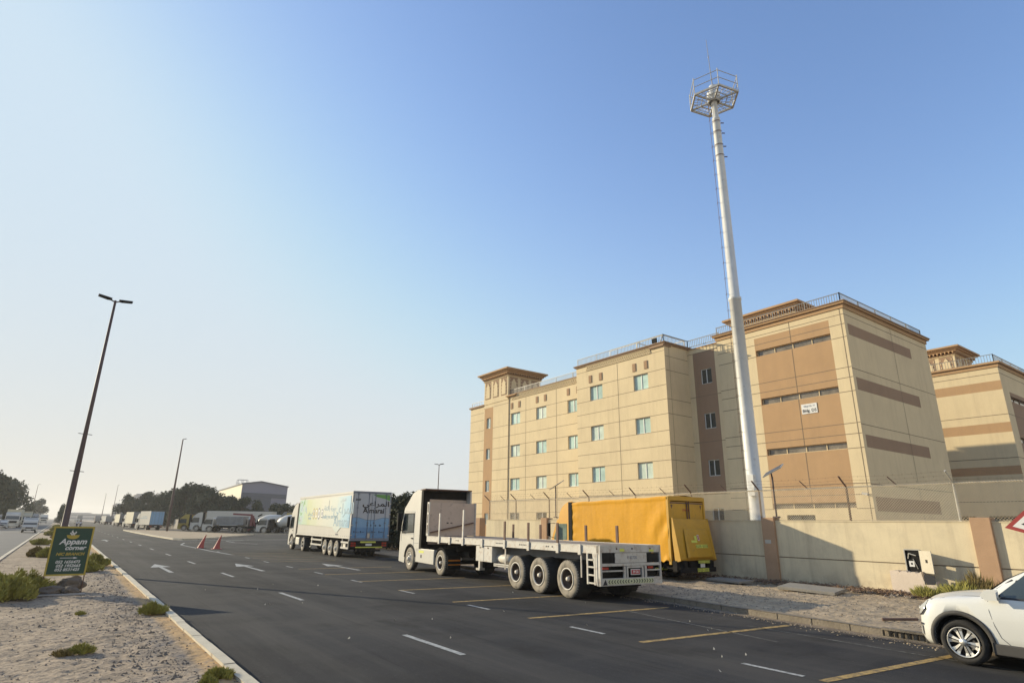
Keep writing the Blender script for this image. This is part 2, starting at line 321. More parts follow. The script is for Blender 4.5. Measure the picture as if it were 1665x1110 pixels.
# ------------------------------------------------------------------ ground, roads, kerbs, markings
def setting():
    struct(MB().box(-1500, 1500, -150, 2200, -.8, -.03).build('ground', 'sand'))
    road = struct(MB().poly([(2.4, -20, 0), (90, -20, 0), (90, 168, 0), (17.5, 168, 0), (16.5, 1500, 0), (2.4, 1500, 0)]).build('road', 'asphalt'))
    struct(MB().poly([(-12, -20, .0), (-1.9, -20, .0), (-1.9, 1500, .0), (-11, 1500, .0)]).build('road_opposite', 'asphalt_left'))
    # median: displaced sand
    def grid(x0, x1, y0, y1, d, h, amp, seed, dx=None, edge=True, clip=None):
        nx = max(2, int((x1-x0)/(dx or d))); ny = int((y1-y0)/d); vs = []; fs = []
        for j in range(ny+1):
            for i in range(nx+1):
                x = x0+(x1-x0)*i/nx; y = y0+(y1-y0)*j/ny
                e = min(1, min(x-x0, x1-x)/.15) if edge else 1
                z = h+e*amp*(fbm(x, y, 1.3, seed)*.8+fbm(x, y, 4.5, seed+3)*.75+max(0, fbm(x, y, 9, seed+5))*.9)
                if clip: x += clip(y)*(1-i/nx)
                vs.append((x, y, z))
        for j in range(ny):
            for i in range(nx):
                a = j*(nx+1)+i; fs.append((a, a+1, a+nx+2, a+nx+1))
        return vs, fs
    mb = MB(); mb.add(*grid(-2.05, 2.32, 4, 24, .055, .10, .028, 1), smooth=True); mb.add(*grid(-2.05, 2.32, 24, 70, .16, .10, .03, 1), smooth=True)
    mb.add(*grid(-2.05, 2.32, 70, 400, 1.5, .10, .02, 1, .6), smooth=True); mb.add([(-2.05, 400, .1), (2.32, 400, .1), (2.32, 1500, .1), (-2.05, 1500, .1)], [(0, 1, 2, 3)])
    struct(mb.build('median', 'median_sand'))
    def kerb(name, pts, wd, h, m, seg=.9, gap=.012, base=-.02):
        k = MB(); rnd = random.Random(3)
        for (a, b) in zip(pts, pts[1:]):
            a = Vector((*a, 0)); b = Vector((*b, 0)); L = (b-a).length; d = (b-a)/L; n = max(1, round(L/seg)); nn = Vector((d.y, -d.x, 0))
            for i in range(n):
                p = a+d*(L*i/n+gap/2); q = a+d*(L*(i+1)/n-gap/2); j = rnd.uniform(-.006, .006); jz = rnd.uniform(-.006, .006)
                c = [p-nn*wd/2+nn*j, p+nn*(wd/2+j), q+nn*(wd/2+j), q-nn*wd/2+nn*j]
                k.pz([(v.x, v.y) for v in c], base, h+jz)
        return struct(k.build(name, m, bevel=.012, seg=1))
    kerb('kerb', [(2.39, 3), (2.39, 70)], .14, .15, 'kerb'); kerb('kerb', [(2.39, 70), (2.39, 900)], .14, .15, 'kerb', 8)
    kerb('kerb', [(-2.1, 3), (-2.1, 60)], .14, .15, 'kerb'); kerb('kerb', [(-2.1, 60), (-2.1, 900)], .14, .15, 'kerb', 8)
    PK = [(14.1, -6), (14.3, 3), (14.48, 6.2), (14.72, 8.9), (15.3, 14.1), (16.0, 20), (17.1, 30), (18.1, 48), (19.2, 54), (22, 57.5), (30, 60), (90, 64)]
    kb = kerb('kerb', PK, .16, .15, 'kerb_dirty')
    # pavement
    def kx(y):
        for (a, b) in zip(PK, PK[1:]):
            if a[1] <= y <= b[1]: return a[0]+(b[0]-a[0])*(y-a[1])/(b[1]-a[1])
        return PK[0][0]
    mb = MB(); vs = []; fs = []; NX = 110; NY = 440
    for j in range(NY+1):
        y = -4+j*(30+4)/NY; x0 = kx(y)+.07
        for i in range(NX+1):
            t = i/NX; x = x0+(22.45-x0)*t
            e = min(1, (x-x0)/.25); bank = max(0, (x-21.3)/1.1)**2*.05
            z = .135+e*(.03*fbm(x, y, 1.1, 4)+.022*fbm(x, y, 5, 6)+.02*max(0, fbm(x, y, 12, 9)))+bank*(1+fbm(x, y, 2, 2))
            vs.append((x, y, z))
    for j in range(NY):
        for i in range(NX): a = j*(NX+1)+i; fs.append((a, a+1, a+NX+2, a+NX+1))
    mb.add(vs, fs, 0, True); struct(mb.build('pavement', 'pave'))
    struct(MB().poly([(x+.07, y, .13) for x, y in PK[6:]]+[(90, 30, .13)]).build('verge', 'pave'))
    struct(MB().quad((22.5, -30, .12), (150, -30, .12), (150, 60, .12), (22.5, 60, .12)).build('yard', 'concrete'))
    mb = MB(); vs = []; fs = []; al = []; ny = 260
    for j in range(ny+1):
        y = -2+j*32/ny; x0 = kx(y)-.06; wd = .75+.35*noise.noise(Vector((y*.5, 0, 0)))
        for i, t in enumerate((0, .25, .55, 1)): vs.append((x0-wd*t, y, .0085+.01*(i == 0))); al.append((1, .8, .4, 0)[i])
    for j in range(ny):
        for i in range(3): a = j*4+i; fs.append((a, a+1, a+5, a+4))
    mb.add(vs, fs); gd = mb.build('gutter_dust', 'dust'); at = gd.data.attributes.new('a', 'FLOAT', 'POINT'); at.data.foreach_set('value', al); struct(gd)
    # island
    IS = [(10.45, 143), (10.3, 120), (10.4, 95), (10.75, 79), (11.4, 77.3), (13, 78), (24.5, 101), (24.5, 103), (15.5, 143)]
    mb = MB(); mb.poly([(x, y, .12) for x, y in IS]); struct(mb.build('island', 'pave'))
    kerb('kerb', IS[:7], .25, .17, 'kerb', 2); kerb('kerb', IS[6:]+IS[:1], .18, .15, 'kerb_dirty', 2)
    kerb('kerb', [(24, 111), (36, 108), (60, 100)], .4, .16, 'kerb', 3)
    # painted markings: children of the road
    def line(pts, wd, m, name, z=.005):
        for a, b in zip(pts, pts[1:]):
            a = Vector((*a, 0)); b = Vector((*b, 0)); d = (b-a).normalized(); n = Vector((d.y, -d.x, 0))*wd/2
            MB().quad(*[(p.x, p.y, z) for p in (a-n, a+n, b+n, b-n)]).build(name, m, road)
    for k in range(0, 22): y0 = 9.58+8.72*k; line([(6.02, y0), (6.02, y0+2.25)], .12, 'white_line', 'lane_dash')
    for k in range(0, 11): y0 = 5.5+4.27*k; line([(9.58, y0), (9.58, y0+1.05)], .10, 'white_line', 'lane_dash')
    for k in range(-1, 8):
        y0 = 5.18+3.55*k; line([(9.53, y0), (14.1, y0-.42)], .15, 'yellow_line', 'bay_line')
    for k in range(6): y0 = 36+1.9*k; line([(9.8, y0), (13.4, y0-.35)], .12, 'yellow_line', 'bay_line')
    line([(11.9, 7.3), (12.6, 12.0)], .07, 'faint_line', 'edge_line'); line([(12.9, 3.7), (13.2, 8.8)], .05, 'faint_line', 'edge_line')
    line([(10.6, 75.5), (40, 82)], .5, 'white_line', 'stop_line'); line([(9.2, 63), (9.3, 50), (9.55, 44)], .16, 'white_line', 'edge_line')
    line([(9.2, 63), (10.2, 68), (13, 70)], .16, 'white_line', 'edge_line')
    line([(18.5, 78), (15, 73), (14.8, 68), (15.8, 63)], .16, 'white_line', 'edge_line')
    for x, y, L in ((4.25, 30.3, 5.9), (7.8, 29.5, 5.6), (11.8, 28.2, 5.2), (4.2, 74, 6)):
        MB().poly([(x-.09, y, .006), (x+.09, y, .006), (x+.07, y+L*.62, .006), (x-.07, y+L*.62, .006)]).build('arrow_marking', 'white_line', road)
        MB().poly([(x-.42, y+L*.6, .006), (x+.42, y+L*.6, .006), (x, y+L, .006)]).build('arrow_marking', 'white_line', road)
setting()

# ------------------------------------------------------------------ facades and buildings
Z3 = Vector((0, 0, 1))
def facade(mb, O, u, n, S, Hh, holes, depth=.22, paint=(), base=0):
    """O origin, u along, n outward; S=(s0,s1), Hh=(z0,z1); holes [(s0,s1,z0,z1)]; paint [(s0,s1,z0,z1,mat)]"""
    O = Vector(O); u = Vector(u); n = Vector(n)
    ss = sorted({S[0], S[1], *[a for h in holes for a in h[:2]], *[min(max(a, S[0]), S[1]) for h in paint for a in h[:2]]})
    zs = sorted({Hh[0], Hh[1], *[a for h in holes for a in h[2:4]], *[min(max(a, Hh[0]), Hh[1]) for h in paint for a in h[2:4]]})
    P = lambda s, z, d=0: O+u*s+Z3*z-n*d
    for s0, s1 in zip(ss, ss[1:]):
        for z0, z1 in zip(zs, zs[1:]):
            sc, zc = (s0+s1)/2, (z0+z1)/2
            if any(h[0] < sc < h[1] and h[2] < zc < h[3] for h in holes): continue
            m = base
            for p in paint:
                if p[0] < sc < p[1] and p[2] < zc < p[3]: m = p[4]
            mb.quad(P(s0, z0), P(s1, z0), P(s1, z1), P(s0, z1), m)
    for s0, s1, z0, z1 in holes:
        m = base
        for p in paint:
            if p[0] < (s0+s1)/2 < p[1] and p[2] < (z0+z1)/2 < p[3]: m = p[4]
        for a, b in (((s0, z0), (s1, z0)), ((s1, z0), (s1, z1)), ((s1, z1), (s0, z1)), ((s0, z1), (s0, z0))):
            mb.quad(P(*a), P(*b), P(*b, depth), P(*a, depth), m)
def strip(mb, O, u, n, s0, s1, z0, z1, m, t=.004):
    O = Vector(O); u = Vector(u); n = Vector(n)
    mb.quad(*[O+u*s+Z3*z+n*t for s, z in ((s0, z0), (s1, z0), (s1, z1), (s0, z1))], m)
def window(par, O, u, n, s0, s1, z0, z1, glass='glass_teal', depth=.14, mull=1, fr=.05, back=.03, fm='alu', cover=0.):
    O = Vector(O); u = Vector(u); n = Vector(n)
    def bx(mb, a0, a1, b0, b1, d0, d1):
        c = [O+u*a+Z3*b-n*d for b in (b0, b1) for d in (d1, d0) for a in (a0, a1)]
        mb.add(c, [(0, 2, 3, 1), (4, 5, 7, 6), (0, 1, 5, 4), (2, 6, 7, 3), (0, 4, 6, 2), (1, 3, 7, 5)])
    mb = MB(); d0, d1 = depth-.03, depth+.03
    bx(mb, s0, s1, z0, z0+fr, d0, d1); bx(mb, s0, s1, z1-fr, z1, d0, d1)
    bx(mb, s0, s0+fr, z0+fr, z1-fr, d0, d1); bx(mb, s1-fr, s1, z0+fr, z1-fr, d0, d1)
    for k in range(1, mull+1):
        c = s0+(s1-s0)*k/(mull+1); bx(mb, c-fr*.6, c+fr*.6, z0+fr, z1-fr, d0-.004, d1)
    w_ = mb.build('window', fm, par)
    if glass == 'glass_teal' and int(abs(O.y*7+s0*13+z0*5)) % 3 == 0: glass = 'glass_teal2'
    g = MB(); g.quad(*[O+u*s+Z3*z-n*(depth+.01) for s, z in ((s0+fr, z0+fr), (s1-fr, z0+fr), (s1-fr, z1-fr), (s0+fr, z1-fr))])
    g.build('pane', glass, w_); return w_
def railing(mb, pts, z, h=.75, sp=.16, r=.012, post=2.2, rails=(1., .12)):
    for a, b in zip(pts, pts[1:]):
        a = Vector((*a, z)); b = Vector((*b, z)); L = (b-a).length; d = (b-a)/L
        for k in rails: mb.bar(a+Z3*h*k, b+Z3*h*k, .045, .045)
        n = int(L/sp)
        for i in range(n+1): p = a+d*(L*i/n); mb.bar(p+Z3*h*rails[-1], p+Z3*h, r*2, r*2, up=(1, 0, 0))
        n = max(1, int(L/post))
        for i in range(n+1): p = a+d*(L*i/n); mb.bar(p, p+Z3*(h+.03), .05, .05, up=(1, 0, 0))
def pavilion(par, x0, x1, y0, y1, zb, zt):
    """roof tower with arched niches, corbels and flared eaves"""
    t = MB(); t.box(x0, x1, y0, y1, zb, zt-.9).box(x0-.08, x1+.08, y0-.08, y1+.08, zt-.98, zt-.85)
    tw = t.build('tower', 'cream', par)
    nb = MB()
    def niche(O, u, n, W):
        k = max(1, round(W/1.45)); sw = W/k; h = zt-1.1-zb
        nb_ = []
        for i in range(k):
            c = sw*(i+.5); zz = zt-1.05; z0 = zt-3.0
            z0 = max(z0, zb+.05)
            strip(nb, O, u, n, c-.56, c+.56, z0, zz, 1, .012)
            pts = [(-.36, z0+.1), (.36, z0+.1), (.36, zz-.95), (.30, zz-.75), (.36, zz-.6), (.17, zz-.42), (.12, zz-.28), (0, zz-.14), (-.12, zz-.28), (-.17, zz-.42), (-.36, zz-.6), (-.30, zz-.75), (-.36, zz-.95)]
            nb.prism([Vector(O)+Vector(u)*(c+a)+Z3*b+Vector(n)*.014 for a, b in pts], Vector(n)*.04, 0)
            for q in range(5): # fretwork dots
                for sgn in (-1, 1):
                    nb.prism([Vector(O)+Vector(u)*(c+sgn*.46+a)+Z3*(z0+.25+q*.36+b)+Vector(n)*.014 for a, b in ((-.05, 0), (0, .1), (.05, 0), (0, -.1))], Vector(n)*.02, 0)
    niche((x0, y1, 0), (0, -1, 0), (-1, 0, 0), y1-y0); niche((x0, y0, 0), (1, 0, 0), (0, -1, 0), x1-x0)
    nb.build('arched_niche', ['cream', 'brown'], tw)
    c = MB(); z = zt-.62
    n = int((y1-y0)/.3)
    for i in range(n+1): y = y0+(y1-y0)*i/n; c.box(x0-.3, x0, y-.05, y+.05, z-.18, z)
    n = int((x1-x0)/.3)
    for i in range(n+1): x = x0+(x1-x0)*i/n; c.box(x-.05, x+.05, y0-.3, y0, z-.18, z)
    c.box(x0-.1, x1+.1, y0-.1, y1+.1, z-.3, z-.19).build('corbels', 'tan', tw)
    r = MB(); e = .62
    lv = [(.28, z, z+.16), (.44, z+.16, z+.3), (e, z+.3, z+.46)]
    for k, a, b in lv: r.box(x0-k, x1+k, y0-k, y1+k, a, b-.001)
    zz = z+.46; cx, cy = (x0+x1)/2, (y0+y1)/2
    vs = [(x0-e+.05, y0-e+.05, zz), (x1+e-.05, y0-e+.05, zz), (x1+e-.05, y1+e-.05, zz), (x0-e+.05, y1+e-.05, zz), (x0+.4, y0+.4, zz+.25), (x1-.4, y0+.4, zz+.25), (x1-.4, y1-.4, zz+.25), (x0+.4, y1-.4, zz+.25)]
    r.add(vs, [(0, 1, 5, 4), (1, 2, 6, 5), (2, 3, 7, 6), (3, 0, 4, 7), (4, 5, 6, 7)], 1)
    r.build('roof', ['tan', 'brown'], tw)
def lattice(par, O, u, n, s0, s1, z0, z1):
    O = Vector(O); u = Vector(u); n = Vector(n); b = MB(); h = z1-z0
    strip(b, O, u, n, s0, s1, z0, z1, 0, .006); k = int((s1-s0)/h/.5); sw = (s1-s0)/k
    for i in range(k):
        for sg in (0, 1):
            for t0, t1 in ((0, .5), (.5, 1)):
                a = O+u*(s0+sw*(i+(t0 if sg else 1-t0)))+Z3*(z0+h*t0)+n*(.03+sg*.01); c = O+u*(s0+sw*(i+(t1 if sg else 1-t1)))+Z3*(z0+h*t1)+n*(.03+sg*.01)
                b.bar(a, c, .05, .05, 1)
        a = O+u*(s0+sw*i)+n*.035; b.bar(a+Z3*(z0+h*.5), a+u*sw+Z3*(z0+h*.5), .03, .03, 1, up=n)
    for z in (z0, z1): b.bar(O+u*s0+Z3*z+n*.03, O+u*s1+Z3*z+n*.03, .06, .05, 1)
    b.build('lattice_panel', ['brown', 'cream'], par)

def main_building():
    B = thing('apartment_building', 'long four-storey cream and tan block with roof railings, nearest behind the tall mast', 'building', (37, 25, 0))
    class P_: pass
    o = Vector((37, 25, 0)); L = lambda x, y, z=0: (x-37, y-25, z)
    W = MB(); J = MB()
    nL = (-1, 0, 0); uL = (0, -1, 0); nF = (0, -1, 0); uF = (1, 0, 0)
    # --- block E (right end): front X=37, Y 15.85..25
    O = L(37, 25); st = [(13.5, 13.92), (10.1, 10.53), (6.72, 7.14), (3.3, 3.66)]
    hol = [(3.05, 8.2, a, b) for a, b in st]+[(3.9, 5.7, 1.6, 2.95)]
    facade(W, O, uL, nL, (0, 9.15), (0, 15.4), hol, .25, [(3.0, 8.2, 3.3, 14.8, 1)])
    for a, b in st:
        window(B, O, uL, nL, 3.05, 8.2, a, b, 'glass_strip', .2, 3, .045, fm='cream')
        for z in (a, b+.42, b+1.05):
            if z < 15.4: strip(J, O, uL, nL, 0, 3.0 if z == a else 9.15, z-.02, z+.02, 0)
            if z == a: strip(J, O, uL, nL, 8.2, 9.15, z-.02, z+.02, 0)
    window(B, O, uL, nL, 3.9, 5.7, 1.6, 2.95, 'glass_dark', .15, 1, fm='black')
    for s, z0, z1 in ((1.42, 0, 15.4), (8.95, 0, 15.4)): strip(J, O, uL, nL, s-.02, s+.02, z0, z1, 0, .007)
    zz = 15.4
    for a, b in st: strip(J, O, uL, nL, 5.6, 5.64, b, zz, 0, .007); zz = a
    # side face Y=15.85
    O2 = L(37, 15.85)
    bands = [(13.68, 14.42), (10.2, 10.98), (6.75, 7.5), (3.15, 3.95)]
    facade(W, O2, uF, nF, (0, 12.6), (0, 15.4), [], .1, [(.35, 9.5, a, b, 2) for a, b in bands])
    for z in (14.97, 11.5, 8.1, 4.65): strip(J, O2, uF, nF, 0, 12.6, z-.02, z+.02, 0)
    strip(J, O2, uF, nF, 6.6, 6.64, 0, 15.4, 0, .007)
    # recess
    O3 = L(37.12, 27.8); hw = [(1.1, 2.05, z, z+1.15) for z in (12.4, 9.05, 5.65, 2.3)]
    facade(W, O3, uL, nL, (0, 2.8), (0, 15.3), hw, .14, [(.5, 2.42, 4.4, 14.9, 2)])
    for h in hw: window(B, O3, uL, nL, *h, 'glass_dark', .1, 1)
    for z in (14.9, 11.5, 8.1, 4.4): strip(J, O3, uL, nL, 0, 2.8, z-.02, z+.02, 0)
    # --- block C: X=34.4, Y 27.8..37.6
    O4 = L(34.4, 37.6); hs = []
    for z0, z1 in ((12.2, 13.45), (8.85, 10.06), (5.5, 6.72), (2.0, 3.25)):
        hs += [(1.65, 3.15, z0, z1), (6.6, 8.08, z0, z1)]
    facade(W, O4, uL, nL, (0, 9.8), (0, 15.35), hs, .22)
    for h in hs: window(B, O4, uL, nL, *h)
    for z1 in (13.45, 10.06, 6.72, 3.25):
        for z in (z1, z1-1.22, z1-2.3): strip(J, O4, uL, nL, 0, 9.8, z-.018, z+.018, 0)
    strip(J, O4, uL, nL, 4.9, 4.94, 0, 14.8, 0, .007); strip(J, O4, uL, nL, 0, 9.8, 14.85, 14.88, 0)
    O5 = L(34.4, 27.8); facade(W, O5, uF, nF, (0, 2.72), (0, 15.35), [])
    for z1 in (14.86+1.22, 13.45+1.0, 13.45-.1, 10.06+1.1, 10.06, 6.72+1.1, 6.72, 4.4):
        if z1 < 15: strip(J, O5, uF, nF, 0, 2.72, z1-.018, z1+.018, 0)
    strip(J, O5, uF, nF, .5, .53, 0, 15.3, 0, .007)
    # --- left wing: X=36.3, Y 37.6..50.3
    O6 = L(36.3, 50.3); hs = []
    for z0, z1 in ((12.1, 13.3), (8.75, 9.97), (5.45, 6.62), (2.1, 3.28)):
        hs += [(-.5+.0+z, z+1.05, z0, z1) for z in (0.0,)][:0]
        hs += [(s, s+1.6, z0, z1) for s in (.35, 4.6, 9.3)]
    facade(W, O6, uL, nL, (0, 12.7), (0, 15.3), hs, .22)
    for h in hs: window(B, O6, uL, nL, *h, glass='glass_teal' if h[2] > 3 else 'glass_dark')
    for z1 in (13.3, 9.97, 6.62, 3.28):
        for z in (z1, z1-1.2, z1-2.28): strip(J, O6, uL, nL, 0, 12.7, z-.018, z+.018, 0)
    for s in (2.9, 7.7): strip(J, O6, uL, nL, s, s+.04, 0, 14.7, 0, .007)
    strip(J, O6, uL, nL, 0, 12.7, 14.7, 14.73, 0)
    # tower bay: Y 50.3..55
    O7 = L(36.2, 55.0); hs = [(.6, 1.35, z, z+1.15) for z in (12.2, 8.85, 5.45, 2.1)]
    facade(W, O7, uL, nL, (0, 4.7), (0, 16.0), hs, .2, [(.15, 1.85, 0, 14.5, 1)])
    for h in hs: window(B, O7, uL, nL, *h)
    for z in (14.5, 12.15, 11., 9.9, 8.75, 7.6, 6.6, 5.4, 4.3, 3.2): strip(J, O7, uL, nL, 1.85, 4.7, z-.018, z+.018, 0); strip(J, O7, uL, nL, 0, .15, z-.018, z+.018, 0)
    W.quad(L(36.2, 50.3), L(36.3, 50.3), L(36.3, 50.3, 16), L(36.2, 50.3, 16))
    # far left bay
    O8 = L(36.3, 57.9); facade(W, O8, uL, nL, (0, 2.9), (0, 14.85), [])
    for z in (14.1, 13.3, 12.1, 11., 9.95, 8.75, 7.7, 6.6, 5.4, 4.3, 3.2): strip(J, O8, uL, nL, 0, 2.9, z-.018, z+.018, 0)
    # remaining sides and roofs
    W.quad(L(49.6, 15.85), L(49.6, 57.9), L(49.6, 57.9, 15), L(49.6, 15.85, 15.4)); W.quad(L(36.3, 57.9), L(49.6, 57.9), L(49.6, 57.9, 14.85), L(36.3, 57.9, 14.85))
    W.quad(L(37, 25), L(37.12, 25), L(37.12, 25, 15.4), L(37, 25, 15.4)); W.quad(L(34.4, 37.6), L(36.3, 37.6), L(36.3, 37.6, 15.35), L(34.4, 37.6, 15.35))
    for x0, x1, y0, y1, z in ((37, 49.6, 15.85, 25, 15.38), (37.1, 49.6, 25, 27.8, 15.2), (34.4, 49.6, 27.8, 37.6, 15.3), (36.3, 49.6, 37.6, 57.9, 14.8)):
        W.quad(L(x0, y0, z), L(x1, y0, z), L(x1, y1, z), L(x0, y1, z))
    wl = W.build('wall', ['cream', 'tan', 'brown'], B); J.build('joint_line', 'joint', wl)
    # cornices
    c = MB()
    def corn(x0, x1, y0, y1, z0, z1, e, m=0): a = L(x0, y0); b = L(x1, y1); c.box(a[0]-e, b[0]+e, a[1]-e, b[1]+e, z0, z1, m)
    corn(37, 49.6, 15.85, 25.0, 15.36, 15.62, .07, 0); corn(37, 49.6, 15.85, 25.0, 15.621, 15.74, .22, 0); corn(37, 49.6, 15.85, 25.0, 15.741, 15.80, .28, 1)
    corn(34.4, 49.6, 27.8, 37.6, 15.36, 15.46, .12, 1); corn(34.4, 49.6, 27.8, 37.6, 15.461, 15.53, .2, 1)
    a = L(34.25, 27.75); c.box(a[0], a[0]+.9, a[1], a[1]+1.4, 15.2, 15.355, 1)
    corn(36.3, 49.6, 37.9, 50.1, 15.28, 15.36, .1, 1); corn(36.3, 49.6, 55.1, 57.9, 14.85, 15.02, .16, 1)
    a = L(36.1, 48.9); c.box(a[0]-.1, a[0]+1, a[1], a[1]+1.7, 15.15, 15.275, 0)
    a = L(37.12, 25.1); c.box(a[0]-.02, a[0]+.2, a[1], a[1]+2.6, 15.25, 15.36, 0)
    c.build('cornice', ['tan', 'brown'], B)
    lattice(B, L(34.4, 37.6), uL, nL, 1.3, 8.5, 14.92, 15.33); lattice(B, L(36.3, 50.3), uL, nL, .5, 12.2, 14.78, 15.26)
    # small slotted vents over the windows
    for O_, cs in ((O4, (1.75, 3.0, 6.75, 7.95)), (O6, (.5, 1.8, 4.75, 6.05, 9.45, 10.75))):
        for s in cs:
            v = MB(); Ov = Vector(O_)
            v.prism([Ov+Vector(uL)*(s+a)+Z3*b+Vector(nL)*.003 for a, b in ((-.17, 13.78), (.17, 13.78), (.17, 14.42), (-.17, 14.42))], Vector(nL)*.05, 1)
            for q in range(5): v.prism([Ov+Vector(uL)*(s+a)+Z3*(13.88+q*.105+b)+Vector(nL)*.053 for a, b in ((-.11, 0), (.11, 0), (.11, .05), (-.11, .05))], Vector(nL)*.01, 0)
            v.build('wall_vent', ['tan', 'brown'], B)
    # railings
    r = MB(); railing(r, [L(37.1, 25)[:2], L(37.1, 15.95)[:2], L(49.3, 15.95)[:2]], 15.8, .62); r.build('roof_railing', 'rail_grey', B)
    r = MB(); railing(r, [L(34.5, 37.5)[:2], L(34.5, 27.9)[:2], L(37.4, 27.9)[:2], L(37.4, 25.1)[:2]], 15.53, .62); r.build('roof_railing', 'rail_grey', B)
    r = MB(); railing(r, [L(36.5, 50.3)[:2], L(36.5, 37.9)[:2]], 15.36, .55); r.build('roof_railing', 'rail_grey', B)
    r = MB(); railing(r, [L(36.4, 57.8)[:2], L(36.4, 55.3)[:2]], 15.02, .5, .5); r.build('roof_railing', 'rail_grey', B)
    # pipe frame and floodlight on the roof of the middle block
    f = MB()
    for x, y in ((35, 28.3), (35, 31), (37.5, 28.3), (37.5, 31), (35, 34), (36.5, 34)): a = L(x, y, 15.5); f.bar(a, (a[0], a[1], 16.3), .05, .05, up=(1, 0, 0))
    for a, b in (((35, 28.3), (35, 34)), ((37.5, 28.3), (37.5, 31)), ((35, 28.3), (37.5, 28.3)), ((35, 31), (37.5, 31)), ((35, 28.3), (37.5, 31))): f.bar(L(*a, 16.3), L(*b, 16.3), .05, .05)
    f.build('roof_frame', 'galv', B)
    a = L(34.3, 28.6, 15.6); fl = MB(); fl.box(a[0]-.06, a[0]+.06, a[1]-.22, a[1]+.22, a[2], a[2]+.34).box(a[0]+.06, a[0]+.2, a[1]-.04, a[1]+.04, a[2]-.1, a[2]+.2); fl.build('floodlight', 'black', B)
    pavilion(B, *[L(36.15, 50.35)[0], L(40.6, 50.35)[0]], L(0, 50.35)[1], L(0, 54.9)[1], 14.9, 18.45)
    pavilion(B, L(44, 0)[0], L(49, 0)[0], L(0, 22.4)[1], L(0, 28.0)[1], 15.3, 19.5)
    # number board
    O_ = Vector(O)+Vector(nL)*.004
    n = MB(); n.prism([Vector(O)+Vector(uL)*s+Z3*z+Vector(nL)*.004 for s, z in ((5.75, 9.1), (6.75, 9.1), (6.75, 9.72), (5.75, 9.72))], Vector(nL)*.03)
    bd = n.build('number_board', 'plate', B)
    p = Vector(O)+Vector(uL)*6.25+Vector(nL)*.037
    text('lettering', 'Bldg. D5', .26, 'ink', bd, p+Z3*9.28, bold=.006); text('lettering', 'Village No. 14', .125, 'ink_grey', bd, p+Z3*9.57, bold=.003)
    # cctv camera near the corner
    cc = MB(); cc.bar((-.03, -8.9, 4.05), (-.3, -8.9, 4.05), .06, .06).bar((-.28, -8.75, 4.12), (-.4, -9.1, 4.05), .12, .12); cc.build('security_camera', 'grey_paint', B)

def right_building():
    B = thing('apartment_building', 'further cream block with three tan bands, cut off by the right edge of the photo', 'building', (60, 14.45, 0))
    W = MB(); J = MB(); nL = (-1, 0, 0); uL = (0, -1, 0); nF = (0, -1, 0); uF = (1, 0, 0)
    O = (0, 22, 0); hb = [(14.3, 18.4, 1.6, 3.3), (19.2, 21.8, 1.6, 3.3)]
    facade(W, O, uL, nL, (0, 22), (0, 15.2), hb, .3, [(0, 22, a, b, 1) for a, b in ((13.22, 13.98), (9.78, 10.56), (6.46, 7.12))])
    for h in hb: window(B, O, uL, nL, *h, 'glass_dark', .2, 3, .08, fm='brown')
    for z in (14.6, 11.2, 7.75, 4.4): strip(J, O, uL, nL, 0, 22, z-.025, z+.025, 0)
    st = [(12.4, 12.85), (9.0, 9.45), (5.6, 6.05)]
    O2 = (0, 0, 0)
    facade(W, O2, uF, nF, (0, 30), (0, 15.2), [(1.6, 9, a, b) for a, b in st], .3, [(1.6, 12, 0, 13.2, 2)])
    for a, b in st: window(B, O2, uF, nF, 1.6, 9, a, b, 'glass_strip', .2, 4, .05, fm='brown')
    for z in (14.6, 11.2, 7.75, 4.4): strip(J, O2, uF, nF, 0, 30, z-.025, z+.025, 0)
    W.quad((0, 0, 15.2), (30, 0, 15.2), (30, 22, 15.2), (0, 22, 15.2)); W.quad((0, 22, 0), (30, 22, 0), (30, 22, 15.2), (0, 22, 15.2))
    wl = W.build('wall', ['cream', 'tan', 'brown'], B); J.build('joint_line', 'joint', wl)
    c = MB(); c.box(-.08, 30, -.08, 22, 15.1, 15.4).box(-.25, 30, -.25, 22.2, 15.401, 15.55).build('cornice', 'tan', B)
    r = MB(); railing(r, [(.2, 22), (.2, .2), (25, .2)], 15.55, .7, .2); r.build('roof_railing', 'rail_grey', B)
    pavilion(B, 5, 9.5, 4.2, 8.6, 15.2, 18.9)
main_building(); right_building()

